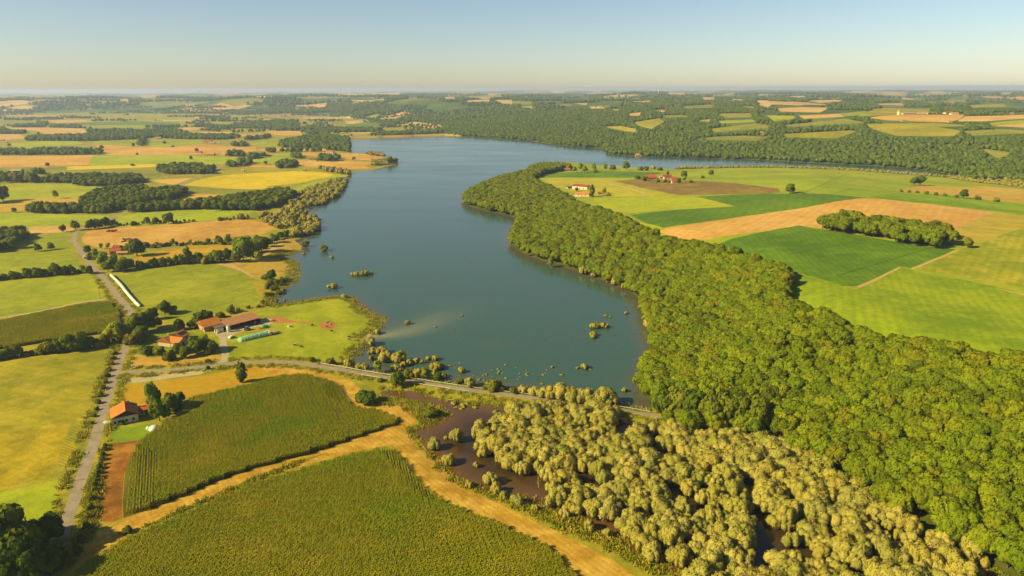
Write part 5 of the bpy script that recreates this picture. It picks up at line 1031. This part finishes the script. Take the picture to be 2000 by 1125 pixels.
def tractor(name, lab, px, rz, paint, cat='tractor'):
    o = empty(name, g1(*px), rz); tag(o, lab, cat); m = MB(); m.box(-.2, 1.9, -.4, .4, .75, 1.5); m.box(1.9, 2.1, -.35, .35, .8, 1.4); m.box(-1.2, -.2, -.5, .5, .7, 1.2); m.build('body', paint, o)
    m = MB(); m.box(-1.1, .25, -.65, .65, 1.25, 2.5); m.build('cab', GLASS, o); m = MB(); m.box(-1.2, .35, -.72, .72, 2.502, 2.66); m.build('cab_roof', paint, o)
    for y in (-.8, .8): wheel(o, -.75, y, .85, .45); wheel(o, 1.4, y, .55, .35)
    return o
tractor('tractor', 'blue grey tractor parked between the yard and the silage heap', (483, 645), a4 + .3, BLUEP)
tractor('tractor', 'dark tractor standing in the open cattle shed', (499, 634), a4 + PI / 2, BLACK)
wA = ang((205, 454), (240, 452))
tractor('tractor', 'grey green tractor pulling the red trailer across the stubble', (212, 453), wA + PI, plain('olive_paint', (120,116,84), .6))
def trailer(name, lab, px, rz, paint, L=5.5):
    o = empty(name, g1(*px), rz); tag(o, lab, 'trailer'); m = MB(); m.prism([(-L / 2, .9), (L / 2, .9), (L / 2 + .2, 2.5), (-L / 2 - .2, 2.5)], -1.2, 1.2); m.build('box', paint, o); m = MB(); m.tube([(L / 2, 0, .85), (L / 2 + 1.5, 0, .7)], .08, 6); m.build('drawbar', BLACK, o)
    for x in (-.8, .8):
        for y in (-1, 1): wheel(o, x, y, .5, .35)
trailer('grain_trailer', 'red grain trailer behind the tractor in the stubble field', (221, 453), wA + PI, REDP, 8)
o = empty('combine_harvester', g1(248, 471), ang((238, 471), (258, 469)) + PI); tag(o, 'yellow combine harvester cutting the stubble field', 'combine')
m = MB(); m.prism([(-3.6, 1.2), (2.2, 1.0), (2.2, 3.2), (-2.6, 3.4), (-3.8, 2.4)], -1.4, 1.4); m.build('body', YELP, o); m = MB(); m.box(2.2, 3.6, -1.0, 1.0, 1.8, 3.6); m.build('cab', GLASS, o)
m = MB(); m.prism([(3.8, .2), (5.6, .15), (5.4, 1.0), (4.0, 1.4)], -3.2, 3.2); m.tube([(5.2, -3.0, 1.2), (5.2, 3.0, 1.2)], .45, 8); m.build('header', YELP, o); m = MB(); m.tube([(-1, 1.2, 3.3), (-4.2, 1.6, 3.7)], .16, 6); m.build('unloading_pipe', YELP, o)
for y in (-1.4, 1.4): wheel(o, 1.6, y, .95, .6); wheel(o, -2.4, y, .6, .4)
# motorbike and rider
mz = ang((228, 578), (246, 597)); mp = g1(238.5, 580.5) + [0, 0, .06]
o = empty('motorbike', mp, mz); tag(o, 'dark motorbike on the road at the lane junction', 'motorbike'); m = MB(); m.prism([(-.8, .75), (.3, .55), (.75, .85), (.5, 1.02), (-.1, .9), (-.85, .92)], -.16, .16); m.tube([(.72, 0, .35), (.5, 0, 1.05)], .05, 6); m.tube([(.48, -.36, 1.08), (.48, .36, 1.08)], .03, 6); m.build('body', REDP, o)
for x in (-.72, .74): wheel(o, x, 0, .32, .14)
def skin_body(name, chains, mat, parent=None, loc=None, rz=0):
    V = []; E_ = []; R_ = []
    idx = {}
    for ch in chains:
        prev = None
        for p, r in ch:
            k = tuple(np.round(p, 3))
            if k not in idx: idx[k] = len(V); V.append(p); R_.append(r)
            if prev is not None: E_.append((prev, idx[k]))
            prev = idx[k]
    me = bpy.data.meshes.new(name); me.from_pydata(V, E_, []); me.materials.append(mat); o = obj(name, me, parent, loc, rz)
    md = o.modifiers.new('skin', 'SKIN'); sv = me.skin_vertices[0].data if me.skin_vertices else None
    if sv is None:
        bpy.context.view_layer.objects.active = o; bpy.ops.mesh.customdata_skin_add(); sv = me.skin_vertices[0].data
    for i, r in enumerate(R_): sv[i].radius = (r, r); sv[i].use_root = (i == 0)
    s = o.modifiers.new('sub', 'SUBSURF'); s.levels = 1; s.render_levels = 1; return o
hip = (-.25, 0, .98); ch_ = (.05, 0, 1.36); nk = (.1, 0, 1.52)
r_o = skin_body('person', [[(hip, .16), ((-.1, 0, 1.18), .15), (ch_, .17), (nk, .07), ((.14, 0, 1.68), .12), ((.15, 0, 1.8), .1)]] + [[(ch_, .17), ((.06, s * .2, 1.38), .07), ((.25, s * .3, 1.16), .05), ((.46, s * .3, 1.12), .04)] for s in (-1, 1)] + [[(hip, .16), ((.12, s * .22, .86), .09), ((.05, s * .24, .45), .07), ((.2, s * .24, .36), .05)] for s in (-1, 1)], BLACK, None, mp, mz); tag(r_o, 'person in dark clothes riding the motorbike', 'person')
# cows
COWM = [plain('cow_brown', (150,86,50), .9, .3, .8), plain('cow_dark', (58,44,38), .9, .5, .7), plain('cow_pale', (232,206,172), .9, .2, .7)]
def cow_mesh(graze): 
    hd = [((1.0, 0, .55), .12), ((1.18, 0, .28), .13), ((1.32, 0, .12), .09)] if graze else [((1.05, 0, 1.35), .15), ((1.35, 0, 1.42), .15), ((1.6, 0, 1.3), .1)]
    ch = [[((0, 0, 1.0), .36), ((.45, 0, 1.02), .34), ((.75, 0, 1.05), .27)] + hd, [((0, 0, 1.0), .36), ((-.5, 0, 1.05), .35), ((-.85, 0, 1.1), .26), ((-.98, 0, .95), .06), ((-1.0, 0, .55), .04)]]
    for s in (-1, 1): ch += [[((.45, 0, 1.02), .34), ((.5, s * .2, .7), .13), ((.48, s * .22, .38), .08), ((.52, s * .22, .0), .07)], [((-.5, 0, 1.05), .35), ((-.62, s * .22, .72), .16), ((-.8, s * .22, .42), .08), ((-.72, s * .22, .0), .07)]]
    return ch
for n, (x, y, c, g_, a, lab) in enumerate([(641,632,1,0,.4,'black and white cow standing on the bare earth patch'),(644,634,2,1,1.6,'pale cow beside the black cow on the bare patch'),(639,640,0,0,.2,'brown cow at the lower edge of the bare patch'),(648,648,1,1,2.8,'dark cow grazing just below the bare patch'),(576,676,0,1,.5,'brown cow in a close pair near the middle of the pasture'),(580,674,2,0,.3,'pale cow in the close pair near the middle of the pasture'),(589,679,1,1,.2,'dark cow right of the pair in the pasture'),(682,660,1,1,.1,'dark cow near the sand spit, upper of two'),(682,665,0,1,.3,'brown cow near the sand spit, lower of two'),(610,637,1,1,1,'dark cow alone left of the bare earth patch')]):
    tag(skin_body('cow', cow_mesh(g_), COWM[c], None, g1(x, y) + [0, 0, .05], a), lab, 'cow', 'cows in the pasture')
o = empty('hay_feeder', g1(565, 638), a4); tag(o, 'white hay feeder in the pasture by the earth track', 'feeder'); m = MB(); m.tube([(0, 0, 0), (0, 0, 1.1)], 1.1, 14, cap=False); m.build('ring', WPAINT, o); m = MB(); m.ell((0, 0, 0), (1, 1, 1.3), 10, 4, 0, True); m.build('hay', BALE, o)
# green container at the lay-by, stop sign, kerb plates
o = empty('recycling_container', g1(406, 721), a4); tag(o, 'dark green recycling container at the end of the lay-by', 'container'); m = MB(); m.prism([(-1.1, 0), (1.1, 0), (1.1, 1.5), (.7, 1.95), (-.7, 1.95), (-1.1, 1.5)], -.8, .8); m.build('body', plain('dark_green_paint', (50,110,84), .5, .1), o); m = MB(); m.box(-.3, .3, -.83, -.8, 1.1, 1.4); m.build('slot', BLACK, o)
def pole(px, ytop, lab):
    P = g1(*px); h = hpx(P, ytop, px[0]); h = min(max(h, 6.0), 9.5); o = empty('utility_pole', P); tag(o, lab, 'pole', 'utility poles'); m = MB(); m.tube([(0, 0, -.5), (0, 0, h)], [.2, .14], 8); m.build('shaft', WOODP, o); m = MB(); m.box(-.7, .7, -.06, .06, h - .5, h - .36); m.build('crossarm', WOODP, o); return P + [0, 0, h - .3]
PT = [pole(q, t, lab) for q, t, lab in [((73,1046),1022,'wooden utility pole in the shadow of the lower left trees'),((134,941),908,'wooden utility pole left of the road by the small lime meadow'),((174,847),818,'wooden utility pole right of the sunflower rows'),((191,794),766,'wooden utility pole where the big meadow meets the road'),((207,748),722,'wooden utility pole in the road hedge above the house'),((216,708),684,'wooden utility pole by the meadow corner at the hedge'),((230,667),643,'wooden utility pole beside the trees at the road'),((235,631),605,'wooden utility pole at the maize field corner'),((196,582),561,'wooden utility pole in the meadow above the lane'),((310,480),466,'wooden utility pole in the dry meadow below the stubble')]]
for a, b_ in zip(PT[:-3], PT[1:-2]):
    t_ = np.linspace(0, 1, 13)[:, None]; q = a + (b_ - a) * t_; q[:, 2] -= (1 - (2 * t_[:, 0] - 1) ** 2) * .7; m = MB(); m.tube([v - a for v in q], .018, 4); tag(m.build('overhead_wire', BLACK, None, a), 'thin overhead wire strung between the utility poles along the road', 'wire', 'overhead wires')
def sign(px, rz, lab, mat=WPAINT, h=1.9, w_=.7):
    o = empty('road_sign', g1(*px), rz); tag(o, lab, 'sign'); m = MB(); m.tube([(0, 0, -.2), (0, 0, h)], .05, 6); m.build('post', METAL, o); m = MB(); m.box(-w_ / 2, w_ / 2, -.1, -.06, h - .75, h); m.build('plate', mat, o)
sign((169, 943), .2, 'small white sign at the road edge beside the brown field'); sign((233, 741), .3, 'white sign on the corner of the side road and main road'); sign((221, 579), .2, 'yellow sign at the mouth of the lane', YELP); sign((161, 488), .2, 'small white sign on the verge at the upper road bend')
o = empty('bench', g1(260, 720), a4); tag(o, 'white slab on blocks at the corner of the side road', 'bench'); m = MB(); m.box(-1.6, 1.6, -.3, .3, .4, .55); m.build('seat', WPAINT, o)
for x in (-1.2, 1.2): m = MB(); m.box(x - .15, x + .15, -.25, .25, -.05, .4); m.build('leg', STONE, o)
# plank fence south of the yellow plot
fpx = catmull([(330,712),(370,708),(400,706),(424,702)], 5); fw = gp(fpx); o = empty('post_fence', fw[0]); tag(o, 'low wooden post and rail fence along the side road verge', 'fence')
for z_ in (.55, 1.0): m = MB(); m.tube([q + [0, 0, z_] - fw[0] for q in fw], .05, 5); m.build('rail', WOODP, o)
for q in fw[::2]: m = MB(); m.tube([q - fw[0] + [0, 0, -.2], q - fw[0] + [0, 0, 1.2]], .08, 6); m.build('post', WOODP, o)
# guard rails of the causeway
def guard(i0, i1, side, lab):
    Lc = catmull(R2, 5); sel = (Lc[:, 0] >= i0) & (Lc[:, 0] <= i1); c = c2[sel] + n2[sel] * side * 3.0; P3 = np.column_stack([c, np.maximum(H(c), .6)]); o = empty('guard_rail', P3[0]); tag(o, lab, 'guard rail'); base = P3[0]
    V = []; Fc = []
    for q in P3:
        q = q - base; V += [(q[0], q[1], q[2] + .5), (q[0], q[1], q[2] + .8)]
    for i in range(len(P3) - 1): Fc.append((2 * i, 2 * i + 2, 2 * i + 3, 2 * i + 1))
    m = MB(); m.add(V, Fc); m.tube([q - base + [0, 0, .8] for q in P3], .07, 6); m.build('rail', METAL, o)
    seg = np.linalg.norm(np.diff(P3[:, :2], axis=0), axis=1); cum = np.concatenate([[0], np.cumsum(seg)])
    for s in np.arange(0, cum[-1], 4.0):
        k = min(np.searchsorted(cum, s), len(P3) - 1); k = max(k, 1); f = (s - cum[k - 1]) / max(seg[k - 1], 1e-6); q = P3[k - 1] * (1 - f) + P3[k] * f - base; m = MB(); m.box(q[0] - .07, q[0] + .07, q[1] - .07, q[1] + .07, q[2] - .3, q[2] + .8); m.build('post', METAL, o)
guard(612, 1275, 1, 'long pale guard rail along the lake side of the causeway'); guard(700, 772, -1, 'short guard rail on the field side before the overhanging tree'); guard(798, 930, -1, 'guard rail on the field side right of the overhanging tree'); guard(1160, 1250, -1, 'guard rail above the culvert opening')
P = np.append(flat([(1206, 823)])[0], 0); o = empty('culvert', P, ang((1170, 797), (1240, 807))); tag(o, 'pale concrete culvert headwall under the causeway road', 'culvert'); m = MB(); m.box(-4.5, -2.2, -.5, .6, -1, 1.9); m.box(2.2, 4.5, -.5, .6, -1, 1.9); m.box(-2.2, 2.2, -.5, .6, 1.1, 1.9); m.box(-4.8, -4.5, -3.0, .6, -1, 1.2); m.box(4.5, 4.8, -3, .6, -1, 1.2); m.build('headwall', plain('pale_concrete', (222,184,136), .9, .12, 1), o); m = MB(); m.box(-2.2, 2.2, .35, .5, -1, 1.1); m.build('opening', BLACK, o)
# dam
dm = gp(catmull([(678,270.5),(740,268.5),(800,266.5),(860,264.8),(903,265.5)], 6))[:, :2]; dd = np.gradient(dm, axis=0); dd /= np.linalg.norm(dd, axis=1)[:, None]; nn = np.stack([-dd[:, 1], dd[:, 0]], 1); V = []; Fc = []
for c, n in zip(dm, nn):
    n = n if n[1] > 0 else -n
    for s, z in ((-2, -.5), (9, 5.0), (15, 5.0), (34, -.5)): V.append((*(c + n * s), z))
for i in range(len(dm) - 1):
    for k in range(3): Fc.append((i * 4 + k, (i + 1) * 4 + k, (i + 1) * 4 + k + 1, i * 4 + k + 1))
m = MB(); m.add(V, Fc); q = m.build('dam', fm('dam_grass', DRY, big=60)); q['kind'] = 'structure'
# houses of the plateau, the plain and the hills
def hs(px, lab, rz=0.1, L=12, Wd=8, wh=3.2, rh=2.0, wall=WHT, roof=RO, name='house', cat='house', group=None, **k):
    return gable(name, lab, px, rz, L, Wd, wh, rh, wall, roof, [('f', -L / 4, 1.6, 1.1, 1.3), ('f', L / 4, 1.6, 1.1, 1.3)], ('f', 0), k.pop('chim', None), 0, .5, cat, group, **k)
hs((1135,369), 'long white barn with red sheet roof beside the forest edge', -.55, 24, 10, 4.5, 2.0, WHT, RRED, 'livestock_barn', 'barn')
hs((1138,383), 'long white house with orange roof in front of the white barn', -.35, 20, 9, 3.2, 2.0, WHT, RO, 'farmhouse')
hs((1112,368), 'small pale outbuilding at the forest end of the white barn', .2, 7, 5, 2.6, 1.2, PALEW, RG, 'outbuilding', 'outbuilding')
hs((1171,379), 'low red roofed hut between the cypress and the reddish tree', .1, 6, 4, 2.2, 1.2, STONE, RR2, 'hut', 'hut')
hs((1271,350), 'large orange roofed house at the left of the plateau hamlet', .15, 16, 13, 3.5, 3.2, STONE, RR2, chim=(2, 1))
hs((1303,349), 'pale house with red roof in the middle of the plateau hamlet', .1, 12, 9, 3.6, 2.4, PALEW, RRED); hs((1316,352), 'small red roofed house right of the hamlet middle', .2, 9, 7, 3, 2, STONE, RR2); hs((1316,357.5), 'little square pink cottage in front of the plateau hamlet', .05, 7, 6, 4, 1.2, PINK, RR2); hs((1291,349), 'pale shed between the hamlet houses', .1, 6, 5, 3, 1, PALEW, RPALE, 'shed', 'shed')
hs((1092,331), 'pale house with orange roof at the forest end of the plateau tip', .1, 15, 9, 5.0, 2.5, PALEW, RO); hs((1107,334), 'pink house with red roof behind the grey bush on the plateau tip', .1, 12, 8, 3.4, 2, PINK, RR2)
hs((1247,304), 'boathouse with pale orange roof on the far shore', .0, 14, 8, 2.4, 2.2, STONE, RPALE, 'boathouse', 'boathouse')
hs((226,495), 'stone house with red roof hidden among trees below the stubble', .45, 9, 7, 3.0, 2.0, STONE, RR2); hs((231,489), 'brown roofed outbuilding behind the hidden stone house', -.2, 7, 6, 3.6, 1.6, STONE, RD, 'outbuilding', 'outbuilding'); hs((240,497), 'low pale roofed shed right of the hidden stone house', .2, 9, 5, 2.2, .9, PALEW, RPALE, 'shed', 'shed'); hs((211,504), 'little pale hut in front of the hidden stone house', .2, 5, 4, 2, .8, PALEW, RPALE, 'hut', 'hut')
hs((33,337), 'grey roofed barn behind the poplar row at the left edge', .1, 20, 12, 4, 3, DARKW, plain('grey_tiles', (178,160,140), .9, .15), 'barn', 'barn'); hs((22,339), 'white lean-to left of the grey barn', .1, 9, 7, 3, .8, WHT, RPALE, 'shed', 'shed')
FH = [((388,299.5),'white house with red roof under a dark tree on the plain',RR2,WHT,14),((411,303.5),'wide pink roofed house right of the white house on the plain',RPALE,STONE,20),((437,304),'pale house at the right end of the garden row on the plain',RPALE,PALEW,10),((407,278),'big red roofed farm at the end of the green strip',RR2,PINK,22),((414,281),'lower pink wing in front of the big red roofed farm',RPALE,PINK,16),((429,279),'small white cottage right of the big red farm',RO,WHT,7),((310,271),'pink roofed house against the long hedge',RPALE,PINK,14),((354,271),'pale cottage in the hedge row right of the pink house',RPALE,PALEW,10),((297,236),'long orange roofed farm in the far plain',RR2,PINK,36),((312,236),'pale barn at the right end of the long orange farm',RPALE,WHT,24),((386,231),'far pink farmhouse before the wooded ridge',RPALE,PINK,30),((460,270),'red roofed cottage among trees beyond the meadow',RR2,WHT,12),((450,270),'white cottage left of the red roofed cottage',RPALE,WHT,9),((485,269),'pale cottage right of the red roofed cottage',RPALE,PALEW,10),
 ((515,305),'long white house behind the dark bush on the plain',RR2,WHT,18),((527,305),'white annex right of the long white house',RPALE,WHT,8),((645,299),'orange roofed house beside the lakeside wood',RO,WHT,17),((582,309),'pale farm shed in the shade at the stubble edge',RPALE,STONE,14),((612,314),'white farmhouse with brown front shed by the stubble',RD,WHT,16),((594,334),'white hut, left of two at the sunflower field',RPALE,WHT,3.5),((597.5,334),'white hut, right of two at the sunflower field',RPALE,WHT,3.5),((475,336),'small white cabin on the track above the sunflowers',RPALE,WHT,6),((4,276),'white farm at the left picture edge',RR2,WHT,14),((12,279),'white shed right of the left edge farm',RPALE,WHT,9),((525,236),'long white hall left of the far village',RPALE,WHT,40),((533,227.5),'white village house, first from the left',RPALE,WHT,26),((545,227.5),'white village house next to the steeple',RR2,WHT,28),((563,227),'red roofed village house right of the steeple',RR2,PALEW,28),((572,229),'pale village house below the red roofed one',RPALE,PALEW,24),((585,229),'pink village house near the right of the village',RR2,PINK,26),((596,228),'bright white house at the right end of the village',RPALE,WHT,22),((601,229.5),'small white shed at the right end of the village',RPALE,WHT,14),((640,246),'pale house among the trees behind the hedges',RPALE,STONE,22),((628,246),'white cottage among the trees behind the hedges',RPALE,WHT,14)]
for k, (px, lab, rf, wl, L_) in enumerate(FH): hs(px, lab, .15 * math.sin(k * 2.3), L_, max(3, min(L_ * .6, 13)), 3.2 if L_ < 25 else 4.5, min(2.4, L_ * .22) if L_ < 25 else 3.2, wl, rf)
HHs = [((1308,218),'big bright red roofed hall on the wooded far hill',RRED,PINK,46),((1297,218),'pale house left of the bright red roofed hall',RPALE,PALEW,20),((1047,207),'pink farm on the far wooded ridge',RPALE,PINK,34),((1158,211),'pale hamlet house on the far hill, left of two',RPALE,PALEW,22),((1172,210),'white hamlet house on the far hill, right of two',RPALE,WHT,20),((1186,210),'small pale house right of the far hill hamlet',RPALE,PALEW,16),((1228,214),'pale house among the far hill trees',RPALE,PALEW,18),((1484,262),'stone farm in the trees at the end of the hill strip',RPALE,STONE,16),((1492,264),'pale annex right of the stone hill farm',RPALE,PALEW,9),((1775,223.5),'long pink roofed farm row on the right ridge',RPALE,PINK,44),((1800,222.5),'pale barn in the middle of the right ridge farm',RPALE,PALEW,26),((1820,223),'white house at the right end of the ridge farm row',RPALE,WHT,22),((1851,222),'red roofed farmhouse on the right ridge',RR2,WHT,26),((1863,224),'white gabled barn right of the red ridge farmhouse',RPALE,WHT,22),((1958,224.5),'white house on the ridge near the right edge',RPALE,WHT,18),((1970,224.5),'long pink shed on the ridge near the right edge',RPALE,PINK,24),((660,192),'white house on the skyline ridge at left of centre',RPALE,WHT,40),((1765,237),'pale walled yard below the orange ridge field',RPALE,STONE,14),((1855,239),'little pink house on the track of the right ridge',RPALE,PINK,10)]
for k, (px, lab, rf, wl, L_) in enumerate(HHs): hs(px, lab, .2 * math.sin(k * 1.7), L_, min(L_ * .55, 14), 4.2, 2.6, wl, rf)
P = g1(1755, 224.5); o = empty('dovecote', P); tag(o, 'white domed tower at the left end of the right ridge farm', 'tower'); m = MB(); m.tube([(0, 0, -1), (0, 0, 10)], 4.5, 14); m.build('tower_wall', WHT, o); m = MB(); m.ell((0, 0, 10), (4.8, 4.8, 3.5), 14, 5, 0, True); m.build('dome', RPALE, o)
P = g1(556, 228); o = empty('church', P, .2); tag(o, 'village church with tall pale pointed steeple', 'church'); m = MB(); m.box(-4, 4, -4, 4, -1, 20); m.build('tower_wall', PALEW, o); m = MB(); m.add([(-4.2, -4.2, 20.02), (4.2, -4.2, 20.02), (4.2, 4.2, 20.02), (-4.2, 4.2, 20.02), (0, 0, 36)], [(0, 1, 4), (1, 2, 4), (2, 3, 4), (3, 0, 4), (3, 2, 1, 0)]); m.build('spire', RG, o); m = MB(); m.prism([(-5, -1), (5, -1), (5, 8), (0, 13), (-5, 8)], 4, 26); m.build('nave', PALEW, o)
def wtower(px, h, r, lab):
    o = empty('water_tower', g1(*px)); tag(o, lab, 'water tower'); m = MB(); m.tube([(0, 0, -3), (0, 0, h * .7)], [r * .5, r * .38], 14); m.build('shaft', WHT, o); m = MB(); m.tube([(0, 0, h * .7), (0, 0, h * .8), (0, 0, h * .97), (0, 0, h)], [r * .4, r, r, r * .6], 16); m.build('tank', WPAINT, o)
wtower((1286, 186), 46, 9, 'white water tower on the far skyline right of centre'); wtower((391, 185), 48, 9, 'white water tower on the far skyline at left')
# poplars at the left edge barn
o, l, p, w, b, wb = 'oak', 'light', 'poplar', 'willow', 'bush', 'wbush'
trees('in the row before the grey barn', [(2,356,334,p),(15,357,336,o),(26,357,336,l),(33,357,336,l),(47,356,331,p),(40,357,347,o),(57,357,334,l),(66,357,336,o),(72,357,342,o)], 'trees before the grey barn')
# solitary trees of the plain
trees('', [(268,303,298,o,'small round tree on the edge of the orange stubble'),(79,341,331,o,'dark spreading tree with long shadow below the orange wheat'),(93,325,317,o,'brownish round tree in front of the orange wheat'),(261,286,279,o,'round tree at the edge of the big stubble'),(199,292,283,o,'dark tree at the end of the long dark copse'),(385,298,289,o,'round dark tree over the white plain house'),(373,312,304,o,'leaning tree below the garden on the plain'),(259,324,319,b,'low dark bush on the yellow strip'),(321,280,275,b,'small lone bush on the green plain strip'),(338,287,283,b,'small bush on the stubble below the green strip'),(18,285,280,b,'bush on the lime meadow at left')], None)
# ------------------------------------------------------------------ air, light, camera
m = MB(); m.box(-18000, 18000, -1500, 19600, -14, 163); hz = m.mesh('haze', []); t = bpy.data.materials.new('haze_air'); t.use_nodes = True; nt = t.node_tree; nt.nodes.clear(); ou = nt.nodes.new('ShaderNodeOutputMaterial'); pv = nt.nodes.new('ShaderNodeVolumePrincipled')
pv.inputs['Color'].default_value = HAZE_COL; pv.inputs['Density'].default_value = HAZE_D; pv.inputs['Anisotropy'].default_value = .2; nt.links.new(pv.outputs[0], ou.inputs['Volume']); hz.materials.append(t); o = obj('haze', hz); o['kind'] = 'stuff'
SUN_AZ = math.radians(200 ); SUN_EL = math.radians(32)      # direction towards the sun: from +x, anticlockwise
sd = Vector((math.cos(SUN_AZ) * math.cos(SUN_EL), math.sin(SUN_AZ) * math.cos(SUN_EL), math.sin(SUN_EL)))
sl = bpy.data.lights.new('sun', 'SUN'); sl.energy = SUN_E; sl.angle = math.radians(.5); sl.color = SUN_C; so = bpy.data.objects.new('sun', sl); link(so); so.rotation_euler = (-sd).to_track_quat('-Z', 'Y').to_euler(); so.location = (0, 0, 300)
wd = bpy.data.worlds.new('World'); sc.world = wd; wd.use_nodes = True; nt = wd.node_tree; nt.nodes.clear(); ou = nt.nodes.new('ShaderNodeOutputWorld'); bg = nt.nodes.new('ShaderNodeBackground'); sk = nt.nodes.new('ShaderNodeTexSky'); sk.sky_type = 'NISHITA'; sk.sun_disc = False
sk.sun_elevation = SUN_EL; sk.sun_rotation = PI / 2 - SUN_AZ; sk.altitude = 200; sk.air_density = SKY[0]; sk.dust_density = SKY[1]; sk.ozone_density = SKY[2]; bg.inputs['Strength'].default_value = SKY_S; nt.links.new(sk.outputs[0], bg.inputs[0]); nt.links.new(bg.outputs[0], ou.inputs[0])
cd = bpy.data.cameras.new('camera'); cd.lens = 24; cd.sensor_width = 36; cd.clip_start = 1; cd.clip_end = 60000; co = bpy.data.objects.new('camera', cd); link(co)
Rm = Matrix(((RGT[0], UPV[0], -_f[0]), (RGT[1], UPV[1], -_f[1]), (RGT[2], UPV[2], -_f[2]))); co.matrix_world = Matrix.Translation((0, 0, HC)) @ Rm.to_4x4(); sc.camera = co
sc.view_settings.view_transform = 'Standard'; sc.view_settings.look = 'None'; sc.view_settings.exposure = EXPO; sc.view_settings.gamma = 1
cy = sc.cycles; cy.max_bounces = 5; cy.diffuse_bounces = 2; cy.glossy_bounces = 2; cy.transmission_bounces = 2; cy.volume_bounces = 0; cy.transparent_max_bounces = 8; cy.use_denoising = True; cy.caustics_reflective = False; cy.caustics_refractive = False
print('objects', len(sc.objects))
